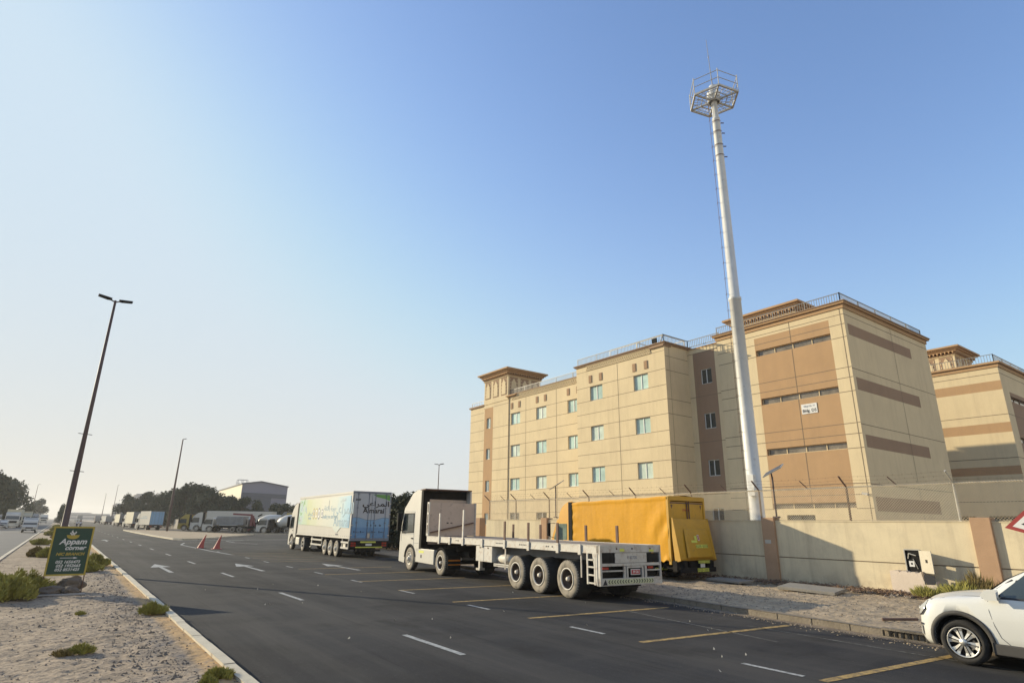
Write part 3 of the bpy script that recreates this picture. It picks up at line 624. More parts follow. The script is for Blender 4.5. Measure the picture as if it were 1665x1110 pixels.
# ------------------------------------------------------------------ boundary wall, fence, mast, lamps, signs
def wall_and_fence():
    B = thing('boundary_wall', 'low cream rendered wall with brown pillars along the dirt pavement', 'wall', (22.4, 13.6, 0))
    L = lambda x, y, z=0: (x-22.4, y-13.6, z)
    b = MB(); y0, y1 = -9-13.6, 33.4-13.6
    b.box(0, .22, y0, y1, -.1, 1.09).box(.02, .22, y0, y1, 1.09, 1.125).box(0, .22, y0, y1, 1.125, 2.4).box(-.02, .24, y0, y1, 2.4, 2.43)
    b.build('wall_panel', 'wall', B)
    j = MB(); strip(j, (.02, y1, 0), (0, -1, 0), (-1, 0, 0), 0, y1-y0, 1.092, 1.123, 0, .003); j.build('joint_line', 'joint', B)
    for k in range(-2, 4):
        y = 6.9*k-.05; MB().box(-.12, .34, y-.26, y+.26, -.1, 2.54).build('pillar', 'pillar', B, bevel=.015)
    # house-number tiles on the pillar
    t = MB(); t.box(-.128, -.122, -.12, .12, 1.58, 1.72); t.build('tile', 'galv', B)
    F = thing('security_fence', 'chain-link fence with barbed wire arms on top of the cream wall', 'fence', (22.5, 13.6, 2.4))
    H = 1.18; ys = [-5.5+3.36*k for k in range(-1, 8)]
    ys = [y-13.6 for y in (-6.4, -3.1, .3, 3.7, 7.2, 10.48, 13.9, 17.2, 20.5, 23.8, 27.1, 30.3, 33.2)]
    for y in ys:
        p = MB(); p.tube((0, y, 0), (0, y, H+.03), .038, n=10).tube((0, y, H+.01), (-.42, y+.02, H+.36), .03, n=8); p.build('fence_post', 'galv' if y+13.6 < 8 else 'rust', F)
    r = MB(); r.tube((0, ys[0], H), (0, ys[-1], H), .024, n=8); r.tube((0, ys[0], .05), (0, ys[-1], .05), .01, n=5)
    # mesh wound round the top rail
    n = int((ys[-1]-ys[0])/.075)
    for i in range(n): y = ys[0]+i*.075; r.bar((-.032, y, H-.035), (-.032, y+.035, H+.035), .02, .014)
    r.build('top_rail', 'fence', F)
    m = MB(); sp = .085; n = int((ys[-1]-ys[0]+H)/sp)
    for i in range(n):
        a = ys[0]-H+i*sp; lo, hi = max(a, ys[0]), min(a+H, ys[-1])
        if hi > lo: m.bar((-.035, lo, lo-a), (-.035, hi, hi-a),   .007, .007); m.bar((-.041, lo, H-(lo-a)), (-.041, hi, H-(hi-a)), .007, .007)
    m.build('chain_link_mesh', 'fence', F)
    w_ = MB()
    for k in range(3):
        x, z = -.13-.14*k, H+.12+.115*k
        for a, c in zip(ys, ys[1:]):
            q = 6; pts = [Vector((x, a+(c-a)*i/q, z-.05*math.sin(math.pi*i/q))) for i in range(q+1)]
            for p0, p1 in zip(pts, pts[1:]): w_.bar(p0, p1, .005, .005)
        for i in range(int((ys[-1]-ys[0])/.28)): y = ys[0]+.28*i; w_.bar((x-.02, y, z-.06), (x+.02, y+.02, z), .005, .005)
    w_.build('barbed_wire', 'rust', F)
    for y in (12.0, 8.9, 15.5, 18.8, 22.1, 25.4, 28.7, 31.8):
        MB().bar((.25, y-13.6, H), (.0, y-13.6+.18, H+.3), .03, .03).build('wire_arm', 'rust', F)
    # open meter box and the rough plaster block under it
    X = thing('meter_box', 'open grey electrical meter box with its door swung out, set in the cream wall', 'box', (22.4, 8.67, .87))
    b = MB(); b.box(-.01, .0, -.2, .22, 0, .66, 0); b.box(-.05, -.0101, .21, .24, -.02, .68, 1).box(-.05, -.0101, -.23, -.2, -.02, .68, 1).box(-.05, -.0101, -.2, .21, .66, .69, 1).box(-.05, -.0101, -.2, .21, -.03, 0, 1)
    b.build('case', ['black', 'galv'], X)
    b = MB(); b.box(-.035, -.012, -.02, .13, .16, .33, 0).box(-.04, -.036, .03, .08, .22, .28, 1).tube((-.04, -.1, .5), (-.04, .1, .56), .018, n=6, m=2).tube((-.04, .1, .56), (-.03, .14, .4), .014, n=6, m=2).tube((-.03, .0, .4), (-.03, -.1, .1), .01, n=5, m=2); b.build('meter', ['plate', 'ink', 'galv'], X)
    # door swung ~90 degrees outwards, hinged on the near side
    D = MB(); h = Vector((-.05, -.23, 0)); d = Vector((-.66, -.75, 0)).normalized(); nn = Vector((d.y, -d.x, 0))
    def dq(a0, a1, z0, z1, t0, t1, m): 
        c = [h+d*a+nn*t+Z3*z for z in (z0, z1) for t in (t0, t1) for a in (a0, a1)]
        D.add(c, [(0, 2, 3, 1), (4, 5, 7, 6), (0, 1, 5, 4), (2, 6, 7, 3), (0, 4, 6, 2), (1, 3, 7, 5)], m)
    dq(0, .64, 0, .3, 0, .02, 0); dq(0, .64, .4, .66, 0, .02, 0); dq(0, .27, .3, .4, 0, .02, 0); dq(.4, .64, .3, .4, 0, .02, 0)
    M['box_door'] = dirt(mat('box_door', (.46, .42, .34), .6, .08, 4), (.25, .2, .15), .55, .7, 8, .6); D.build('door', ['box_door'], X)
    P = MB(); rnd = random.Random(5); pts = []
    for i in range(28):
        t = i/27; pts.append((-.62+1.28*(1-t) if True else 0, .80+.03*rnd.uniform(-1, 1)-(.0 if t < .72 else .26)))
    pr_ = [(.66, .0), (-.66, .0)]+[(y, z) for y, z in reversed(pts)]
    P.px(pr_, -.30, -.0, 0); P.px([(-.30, .46), (-.60, .47), (-.62, .72), (-.32, .76)], -.309, -.3005, 1)
    o = P.build('masonry_block', ['plaster', 'ink'], None, bevel=.0); o.location = (22.39, 8.65, .08); tag(o, 'pale broken masonry block under the open meter box against the wall', 'block')
    # far wall stub by the truck deck
    # mast
    T = thing('floodlight_mast', 'tall white stepped mast topped by an empty hexagonal platform', 'mast', (26.9, 16.82, 0))
    m = MB(); m.lathe([(.46, 0), (.46, .06), (.36, .08), (.30, 13.7), (.33, 13.72), (.33, 13.86), (.265, 13.9), (.215, 25.1), (.225, 25.12), (.225, 25.2), (.17, 25.22), (.165, 26.6)], axis='z', n=28)
    m.build('pole', 'mast_white', T)
    m = MB(); m.lathe([(.0, 26.6), (.36, 26.6), (.38, 26.7), (.38, 27.0), (.24, 27.06), (.22, 27.5), (.0, 27.55)], axis='z', n=20); m.lathe([(.3, 26.35), (.36, 26.36), (.36, 26.59), (.3, 26.6)], axis='z', n=12); m.build('collar', 'mast_white', T)
    pl = MB(); rr = 1.40; a0 = R(-14); V_ = [Vector((rr*math.cos(a0+i*math.pi/3), rr*math.sin(a0+i*math.pi/3), 26.45)) for i in range(6)]
    for a, c in zip(V_, V_[1:]+V_[:1]):
        pl.bar(a, c, .09, .12); pl.bar(Vector((a.x*.2, a.y*.2, 26.45)), a, .08, .11)
        pl.bar(a*.58+Z3*26.45*.42, c*.58+Z3*26.45*.42, .035, .05); pl.bar(a*.80+Z3*26.45*.2, c*.80+Z3*26.45*.2, .02, .03)
        for t in (.25, .5, .75): e = a.lerp(c, t); pl.bar(e*.58+Z3*26.45*.42, e, .02, .025)
        pl.bar(a*.38+Z3*26.45*.62, c*.38+Z3*26.45*.62, .02, .03)
        for t in (.33, .66): pl.bar((a*.3).lerp(c*.3, t)+Z3*26.45*.7, a.lerp(c, t), .018, .02)
        q = a*1.02; q.z = 26.4; pl.tube(q, q+Z3*1.2, .024, n=6); q2 = c*1.02
        for h_ in (.52, 1.02): pl.tube((q.x, q.y, 26.45+h_), (q2.x, q2.y, 26.45+h_), .022, n=6)
    pl.build('platform', 'galv', T)
    an = MB(); an.tube((0, 0, 27.5), (-.08, 0, 28.8), .035, .02).tube((-.08, 0, 28.8), (-.18, 0, 30.9), .02, .012).lathe([(0, -.06), (.05, 0), (0, .06)], (-.12, 0, 29.6), 'z', 8); an.build('antenna', 'grey_paint', T)
    ld = MB(); e = Vector((-.34, .30, 0))
    ld.tube(e+Z3*1, e*.80+Z3*26.3, .012, n=5)
    for i in range(28): z = 1.2+i*.92; f = 1-.17*z/25; ld.tube(e*f*.55+Z3*z, e*f*1.05+Z3*z, .009, n=4); ld.tube(e*f+Vector((-.09, -.11, z)), e*f+Vector((.09, .11, z)), .009, n=4)
    ld.build('step_ladder', 'rust', T)
    for z in (22.6, 23.3, 24.2, 24.9):
        bt = MB(); bt.tube((.2, -.16, z), (.34, -.26, z), .03, n=6).lathe([(.272, z), (.275, z+.04)] if z > 13 else [(.3, z), (.3, z+.04)], axis='z', n=16); bt.build('bracket', 'rust', T)
    jb = MB(); jb.box(-.52, -.3, -.3, .02, 3.6, 4.6); jb.build('junction_box', 'mast_white', T, bevel=.01)
wall_and_fence()

def solar(loc, label):
    T = thing('solar_lamp', label, 'solar lamp', loc, 0, 'solar lamps standing on the wall')
    MB().box(-.09, .09, -.11, .11, 0, .05).tube((0, 0, .05), (0, 0, 1.55), .035, n=8).tube((0, 0, 1.5), (.04, .05, 1.72), .03, n=6).build('pole', 'pole_brown', T)
    p = MB(); c = Vector((.05, -.05, 1.78)); u = Vector((.06, -.36, .17)); v = Vector((.26, .08, .10)); n = u.cross(v).normalized()
    if n.z < 0: n = -n
    p.prism([c-u-v, c+u-v, c+u+v, c-u+v], n*.035, 0); p.prism([c-u*.94-v*.92+n*.036, c+u*.94-v*.92+n*.036, c+u*.94+v*.92+n*.036, c-u*.94+v*.92+n*.036], n*.003, 1)
    p.build('panel', ['galv', 'solar'], T)
    return T
solar((22.48, 13.25, 2.54), 'solar lamp on a brown post beside the white mast base')
solar((22.48, 26.5, 2.54), 'solar lamp on a brown post in front of the windows, above the yellow cab')

def street_lamp(name, label, loc, H, heads, yaw, r=.09, group='street lamps'):
    T = thing(name, label, 'street lamp', loc, yaw, group)
    p = MB(); p.lathe([(.0, 0), (.19, 0), (.19, .9), (r*1.55, .95), (r*1.3, H*.33), (r, H*.5), (r*.62, H), (0, H+.02)], axis='z', n=14)
    p.build('pole', 'pole_brown', T)
    for sx in heads:
        a = MB(); a.tube((0, 0, H-.08), (sx*.22, 0, H+.02), .03, n=6); a.build('arm', 'pole_brown', T)
        h = MB(); h.prism([(sx*.16, -.09, H+.0), (sx*.3, -.13, H+.01), (sx*.68, -.10, H+.06), (sx*.68, .10, H+.06), (sx*.3, .13, H+.01), (sx*.16, .09, H+.0)], (0, 0, .07)); h.build('lamp_head', 'black', T, bevel=.02)
    for z in (H*.335, H*.47):
        b = MB(); b.tube((-.26, 0, z+.02), (.26, 0, z), .015, n=6); b.build('banner_arm', 'black', T)
    return T
street_lamp('street_lamp', 'tall brown double-headed street lamp on the median behind the green sign', (.2, 32.4, .1), 11.95, (-1, 1), -8, .085)
street_lamp('street_lamp', 'brown street lamp on the sandy island by the traffic cones', (16.4, 131, .12), 17.0, (1,), 40, .17)
street_lamp('street_lamp', 'thin distant street lamp rising above the white flatbed truck cab', (39.2, 70, .0), 9.6, (-1, 1), 60, .075)
street_lamp('street_lamp', 'small hazy street lamp beside the trees left of the opposite road', (-8.2, 262, 0), 13, (1,), 0, .10)
street_lamp('street_lamp', 'hazy lamp post behind the far box trucks, the taller of a pair', (18.5, 330, 0), 17, (1,), 0, .12)
street_lamp('street_lamp', 'hazy lamp post behind the far box trucks, the shorter of a pair', (16.0, 360, 0), 14, (-1,), 0, .12)

def advert_sign():
    T = thing('advertising_sign', 'dark green advertising board with a gold frame on the sandy median', 'sign', (.40, 22.35, .09))
    x0, x1 = -.49, .49
    f = MB(); e = .045
    f.box(x0, x1, -.02, .02, 1.83-e, 1.83).box(x0, x1, -.02, .02, .48, .48+e).box(x0, x0+e, -.02, .02, .48+e, 1.83-e).box(x1-e, x1, -.02, .02, .48+e, 1.83-e); f.build('frame', 'sign_gold', T)
    MB().box(x0+e, x1-e, -.012, .012, .48+e, 1.83-e).build('board', 'sign_green', T)
    for x in (x0+.02, x1-.02): MB().bar((x, .0, .0), (x, 0, .48), .03, .03, up=(1, 0, 0)).build('leg', 'rust', T)
    lg = MB(); pts = [(math.cos(t)*.145, -.055*math.sin(t)) for t in [math.pi*i/12 for i in range(13)]]
    lg.prism([(a, -.0135, 1.555+b*1.3) for a, b in [(-.16, .03)]+[(-c, s) for c, s in pts]+[(.16, .03)]], (0, -.004, 0), 0)
    for cx, s, hh in ((-.02, 1, .15), (.035, -1, .12), (-.055, 1, .09)):
        lg.prism([(cx+s*.02*math.sin(6*t)+w_*(.022*math.sin(math.pi*t)+.003), -.0135, 1.58+hh*t) for w_, rg in ((1, range(9)), (-1, range(8, -1, -1))) for t in [q/8 for q in rg]], (0, -.004, 0), 1)
    lg.build('emblem', ['sign_gold', 'plate'], T)
    F = ((1, 0, 0), (0, 0, 1))
    def t(s, z, size, m='plate', x=0, b=.002, sx=1.05): text('lettering', s, size, m, T, (x, -.0135, z), 'rear', shear=.25, bold=b, sx=sx)
    t('Appam', 1.405, .215, x=.035, b=.006); t('corner', 1.235, .17, x=.11, b=.005); t('NIC BRANCH', 1.065, .105, 'sign_gold', .02, .004)
    a = MB(); a.box(-.2, .12, -.017, -.013, .955, .968).poly([(.12, -.017, .935), (.22, -.017, .961), (.12, -.017, .988)]).build('arrow', 'plate', T)
    t('052 1656473', .85, .105, x=.0, b=.003); t('052 1952665', .745, .105, x=.03, b=.003); t('052 8531425', .64, .105, x=.02, b=.003)
advert_sign()

def warning_sign():
    T = thing('warning_sign', 'red-edged triangular road sign on a leaning pole behind the white car', 'road sign', (17.0, 4.8, .15))
    T.rotation_euler = (R(18), 0, 0)
    MB().tube((0, 0, -.1), (0, 0, 2.75), .04, n=12).build('pole', 'pole_brown', T)
    a, b_ = [(0, -.47, 2.03), (0, .47, 2.03), (0, 0, 2.85)], .72
    c = Vector((0, 0, 2.30)); p = MB(); p.prism([Vector(q)+Vector((-.05, 0, 0)) for q in a], (-.006, 0, 0), 0); p.prism([c+(Vector(q)-c)*b_+Vector((-.0565, 0, 0)) for q in a], (-.002, 0, 0), 1)
    p.build('sign_plate', ['sign_red', 'plate'], T)
    s = MB(); s.prism([(-.06, .2, 2.2), (-.06, .02, 2.17), (-.06, -.2, 2.22), (-.06, -.12, 2.30), (-.06, 0, 2.25), (-.06, .1, 2.30)], (-.002, 0, 0)); s.build('pictogram', 'ink', T)
warning_sign()

def small_bits():
    for i, (x, y) in enumerate(((9.45, 54.9), (10.35, 53.4))):
        T = thing('traffic_cone', ('battered tall red traffic cone, the left one of two at the junction', 'battered tall red traffic cone, the right one of two at the junction')[i], 'traffic cone', (x, y, .0), 0, 'traffic cones at the junction')
        b = MB(); b.lathe([(.27, .03), (.25, .06), (.17, .3), (.09, .7), (.04, 1.0), (.03, 1.03), (0, 1.03)], axis='z', n=16)
        for v in range(len(b.v)): q = b.v[v]; b.v[v] = (q[0]+.28*(q[2]/1.03)**1.6*(1 if i == 0 else .8), q[1], q[2])
        b.build('cone_body', 'cone', T); MB().box(-.36, .36, -.3, .3, 0, .03).build('foot', 'cone' if i else 'ink', T, bevel=.01)
    def rock(name, label, loc, s, seed, m='rock'):
        bm = bmesh.new(); bmesh.ops.create_icosphere(bm, subdivisions=3, radius=1)
        for v in bm.verts:
            n = noise.fractal(v.co*1.3+Vector((seed*7, 0, 0)), 1, 2, 3); v.co *= 1+.32*n; v.co = Vector((v.co.x*s[0], v.co.y*s[1], v.co.z*s[2]))
        me = bpy.data.meshes.new(name); bm.to_mesh(me); bm.free(); me.materials.append(M[m])
        o = bpy.data.objects.new(name, me); COL.objects.link(o); o.location = loc; tag(o, label, 'rock', 'rocks weighing down the sign'); return o
    rock('rock', 'largest brown rock lying between the legs of the green sign', (.62, 22.5, .33), (.34, .24, .2), 1)
    rock('rock', 'flat brown rock by the left leg of the green sign', (.18, 22.15, .19), (.33, .22, .15), 2)
    rock('rock', 'small dark rock by the right leg of the green sign', (.60, 22.0, .17), (.22, .18, .13), 3)
    o = MB().box(-.62, .62, -.06, .06, 0, .035).build('plank', 'grey_paint', bevel=.004); o.location = (.33, 21.55, .12); o.rotation_euler = (0, 0, R(-3)); tag(o, 'thin grey plank lying on the sand in front of the green sign', 'plank')
    # slabs and pipe on the pavement
    o = MB().box(-.55, .55, -.9, .9, 0, .09).build('concrete_slab', 'concrete', bevel=.01); o.location = (20.6, 11.2, .2); o.rotation_euler = (R(2), R(-3), R(8)); tag(o, 'loose grey concrete slab lying on the dirt pavement under the wall', 'slab', 'loose slabs')
    o = MB().box(-.4, .4, -.8, .8, 0, .07).build('concrete_slab', 'concrete', bevel=.01); o.location = (21.0, 14.6, .2); o.rotation_euler = (0, R(-2), R(-6)); tag(o, 'flat shaded concrete slab near the pillar below the mast', 'slab', 'loose slabs')
    o = MB().tube((0, 0, 0), (.5, -.55, .03), .03, n=12).build('pipe', 'rust'); o.location = (15.7, 6.95, .18); tag(o, 'short rusty pipe stub lying on the pavement in front of the white car', 'pipe')
    T = thing('storm_drain', 'rusty barred storm drain in the kerb in front of the white car', 'drain', (14.36, 5.98, 0), 1)
    MB().box(-.03, .14, -.42, .42, -.01, .035).box(-.03, .14, -.42, .42, .15, .19).box(.11, .14, -.42, .42, .035, .15, 1).build('frame', ['kerb_dirty', 'ink'], T)
    for k in range(7): MB().box(-.03, .0, -.4+.128*k, -.37+.128*k, .035, .15).build('grate_bar', 'chassis', T)
small_bits()

# ------------------------------------------------------------------ vehicles
_wc = {}
def wheel_meshes(Rr, w_, kind):
    k = (Rr, w_, kind)
    if k in _wc: return _wc[k]
    t = MB(); r = Rr; ri = r*(.55 if kind != 'car' else .66)
    prof = [(ri, .05), (ri+.01, .018), (r*.70 if kind != 'car' else r*.78, 0), (r*.86, .004), (r*.95, .03), (r*.985, .055)]
    back = [(r*.985, w_-.05), (r*.93, w_-.02), (r*.8, w_), (ri, w_-.02)]
    n = 40
    t.lathe(prof, n=n, m=0); t.lathe([prof[-1], (r, .075), (r, w_-.075), back[0]], n=n, m=1); t.lathe(back, n=n, m=1)
    if kind != 'car': # tread grooves
        for i in range(n):
            a = 2*math.pi*(i+.5)/n; c, s = math.cos(a), math.sin(a); q = Vector((0, c, s))
            t.bar(q*(r*.955)+Vector((.03, 0, 0)), q*(r*1.004)+Vector((.07, 0, 0)), .035, .02, 1, up=(1, 0, 0))
    else: t.lathe([(r*.84, -.001), (r*.85, .001)], n=n, m=1)
    g = MB()
    if kind == 'dual': # deep dish
        g.lathe([(ri+.018, .012), (ri+.018, -.004), (ri-.016, -.006), (ri-.024, .03)], n=32, m=0)
        g.lathe([(ri-.024, .03), (ri-.03, .2), (ri*.45, .23), (ri*.42, .16)], n=32, m=1); g.lathe([(ri*.36, .16), (ri*.30, .08), (ri*.2, .06), (0, .055)], n=20, m=1)
        g.lathe([(0, .0), (.06, .0), (.065, .06)], n=14, m=0)
        for i in range(10): a = i*math.pi/5; g.tube((.18, .2*math.cos(a), .2*math.sin(a)), (.23, .2*math.cos(a), .2*math.sin(a)), .014, n=6, m=1)
    elif kind == 'steer':
        g.lathe([(ri+.012, .012), (ri+.012, -.004), (ri-.012, -.006), (ri-.03, .05), (ri*.72, .07), (ri*.62, .0), (ri*.5, -.03), (ri*.32, -.03), (ri*.3, -.08), (ri*.2, -.1), (0, -.1)], n=32, m=0)
        for i in range(10): a = i*math.pi/5; g.tube((-.05, ri*.55*math.cos(a), ri*.55*math.sin(a)), (0, ri*.55*math.cos(a), ri*.55*math.sin(a)), .016, n=6, m=1)
    elif kind == 'car':
        g.lathe([(ri, .0), (ri-.012, -.004), (ri-.02, .01)], n=40, m=0); g.lathe([(ri-.02, .01), (ri-.03, .14), (0, .15)], n=32, m=1)
        g.lathe([(.06, .0), (.055, -.012), (0, -.014)], n=20, m=0)
        for i in range(6):
            a = i*math.pi/3+.22
            for s0 in (-1, 1):
                def P(rad, off, x): 
                    aa = a+s0*off; return (x, rad*math.cos(aa), rad*math.sin(aa))
                g.prism([P(.045, .12, .005), P(.045, .55, .008), P(ri-.07, .30, .022), P(ri-.016, .34, .012), P(ri-.016, .06, .012), P(ri-.06, .05, .018)], (.03, 0, 0), 0)
        for i in range(5): a = i*2*math.pi/5; g.tube((-.012, .04*math.cos(a), .04*math.sin(a)), (.0, .04*math.cos(a), .04*math.sin(a)), .007, n=6, m=1)
    tm = ['tyre', 'tread'] if kind != 'car' else ['tyre_clean', 'tyre_clean']
    rm = ['rim_white', 'rim_dark'] if kind != 'car' else ['chrome', 'ink']
    _wc[k] = (t.mesh('wheel', [M[x] for x in tm]), g.mesh('rim', [M[x] for x in rm])); return _wc[k]
def wheel(par, x, y, Rr=.52, w_=.3, kind='steer', right=False, z=0):
    t, g = wheel_meshes(Rr, w_, kind)
    o = put(t, 'wheel', par, (x, y, Rr+z), math.pi if right else 0); put(g, 'rim', o); return o
def chev(par, x0, x1, y, z0, z1, n, m='chev_yellow', rev=False):
    b = MB(); b.box(x0, x1, y-.008, y, z0, z1, 0); w_ = (x1-x0)/n; c = (x0+x1)/2; h = (z1-z0)
    for i in range(n):
        cx = x0+w_*(i+.5); s = -1 if cx < c-.01 else 1
        if abs(cx-c) < w_*.4: b.prism([(cx+w_*.25*math.cos(a), y-.0085, (z0+z1)/2+w_*.25*math.sin(a)) for a in [k*math.pi/4 for k in range(8)]], (0, -.002, 0), 1); continue
        t = w_*.32
        b.prism([(cx-s*w_*.3, y-.0085, z0+h*.12), (cx-s*w_*.3+s*t, y-.0085, z0+h*.12), (cx+s*w_*.12+s*t, y-.0085, z0+h*.5), (cx-s*w_*.3+s*t, y-.0085, z1-h*.12), (cx-s*w_*.3, y-.0085, z1-h*.12), (cx+s*w_*.12, y-.0085, z0+h*.5)], (0, -.002, 0), 1)
    return b.build('chevron_plate', [m, 'ink'], par)

def cab(root, y0, w_=2.5, H=3.65, Ln=2.3, paint='white_paint', spoiler=True, side_fairing=True, detail=True, flz=.95, axle=None, lettering=None):
    """truck cab: rear face at y0, front at y0+Ln; front axle at y0+Ln-1.35"""
    yf = y0+Ln; ya = yf-1.35 if axle is None else axle; s = H/3.65
    arc = [(ya+.66*math.cos(a), .52+.66*math.sin(a)) for a in [math.pi-math.pi*i/10 for i in range(11)]]
    arc = [p for p in arc if p[0] > y0+.02]
    roofz = H if spoiler else H-.75*s
    top = [(y0, H-.02), (y0+.45, H), (y0+1.0, H-.15*s), (y0+1.45, H-.5*s), (yf-.42, 2.82*s), (yf-.12, 1.95*s), (yf-.02, 1.55*s), (yf, 1.1), (yf, .38), (ya+.7, .33)] if spoiler else \
          [(y0, 2.72*s), (y0+.2, 2.86*s), (y0+1.2, 2.86*s), (yf-.45, 2.74*s), (yf-.13, 1.85*s), (yf, 1.45*s), (yf, .9), (yf-.02, .38), (ya+.7, .33)]
    prof = [(y0, flz)]+top+list(reversed(arc))
    if arc and arc[0][0] > y0+.1: prof = [(y0, flz)]+top+list(reversed(arc)); prof[-1:] = [prof[-1], (arc[0][0]-.02, flz)] if arc[0][1] < flz else [prof[-1]]
    b = MB(); b.px(prof, 0, w_); c = b.build('cab', paint, root, bevel=.05 if detail else .03, seg=2)
    # windscreen
    zt, yt = (2.74*s, yf-.38) if spoiler else (2.62*s, yf-.41)
    zb, yb = (2.0*s, yf-.135) if spoiler else (1.9*s, yf-.15)
    MB().prism([(.12, yt+.02, zt), (w_-.12, yt+.02, zt), (w_-.08, yb+.03, zb-.05), (.08, yb+.03, zb-.05)], (0, .02, 0)).build('windscreen', 'glass_dark', root)
    g = MB(); g.box(.35, w_-.35, yf, yf+.02, 1.0, 1.6*s)
    for k in range(5): g.box(.38, w_-.38, yf+.02, yf+.035, 1.03+.1*k, 1.07+.1*k)
    g.build('grille', 'black', root)
    bp = MB(); bp.box(.02, w_-.02, yf-.45, yf+.05, .33, .62).build('bumper', paint, root, bevel=.04)
    for x in (.1, w_-.55): MB().box(x, x+.45, yf-.05, yf+.06, .66, .86).build('headlight', 'lamp_clear', root, bevel=.02)
    for side in (0, 1):
        x = -.004 if side == 0 else w_+.004; sg = -1 if side == 0 else 1
        q = [(ya-.25, 1.72*s), (ya-.25, 2.55*s), (yf-.5, 2.55*s), (yf-.22, 1.95*s), (yf-.25, 1.68*s)] if spoiler else [(ya-.35, 1.65*s), (ya-.35, 2.5*s), (yf-.5, 2.5*s), (yf-.25, 1.85*s), (yf-.28, 1.6*s)]
        cy_, cz_ = sum(p[0] for p in q)/len(q), sum(p[1] for p in q)/len(q)
        if detail: MB().prism([(x, cy_+(y-cy_)*1.13, cz_+(z-cz_)*1.1) for y, z in q], (sg*.003, 0, 0)).build('window_seal', 'black', root)
        MB().prism([(x, y, z) for y, z in q], (sg*.008, 0, 0)).build('side_window', 'glass_dark', root)
        if detail:
            d = MB()
            for (a, b_) in (((ya-.36, 1.0), (ya-.36, 2.66*s)), ((ya-.36, 2.66*s), (yf-.5, 2.68*s)), ((yf-.16, 1.3), (yf-.16, 1.95*s)), ((y0+.05, 1.25), (ya-.36, 1.25)), ((ya-.36, 1.62*s), (yf-.2, 1.58*s))):
                d.bar((x, *a), (x, *b_), .016, .008, up=(1, 0, 0))
            d.bar((x+sg*.02, ya-.28, 1.45), (x+sg*.02, ya-.1, 1.45), .03, .05, 1); d.build('door_seam', ['ink_grey', 'black'], c)
            for r_ in (.70,):
                a_ = MB(); pts = [(ya+rr*math.cos(t), .52+rr*math.sin(t)) for rr, T_ in ((.68, range(11)), (.62, range(10, -1, -1))) for t in [R(5)+R(165)*i/10 for i in T_]]
                a_.prism([(x-sg*.01, y, z) for y, z in pts], (sg*.03, 0, 0)); a_.build('wheel_arch', 'black', root)
        mr = MB(); mx = x+sg*.17
        mr.tube((x, yf-.35, 2.62*s), (mx, yf-.2, 2.58*s), .02, n=6).tube((x, yf-.3, 1.75*s), (mx, yf-.2, 1.8*s), .02, n=6)
        mr.box(min(mx-.11, mx+.11), mx+.11, yf-.27, yf-.13, 1.78*s, 2.6*s); mr.build('mirror', 'black', root, bevel=.02)
        if side_fairing and spoiler:
            f = MB(); f.prism([(x-sg*.06, y0-.0, H-.03), (x-sg*.06, y0-.5, H-.03), (x-sg*.06, y0-.45, 1.05), (x-sg*.06, y0, 1.05)], (sg*.04, 0, 0)); f.build('side_fairing', 'black', root)
    if spoiler and side_fairing: MB().prism([(.0, y0-.5, H-.02), (w_, y0-.5, H-.02), (w_, y0-.0, H-.02), (0, y0, H-.02)], (0, 0, .06)).build('roof_deflector', ['rust'], root)
    return c

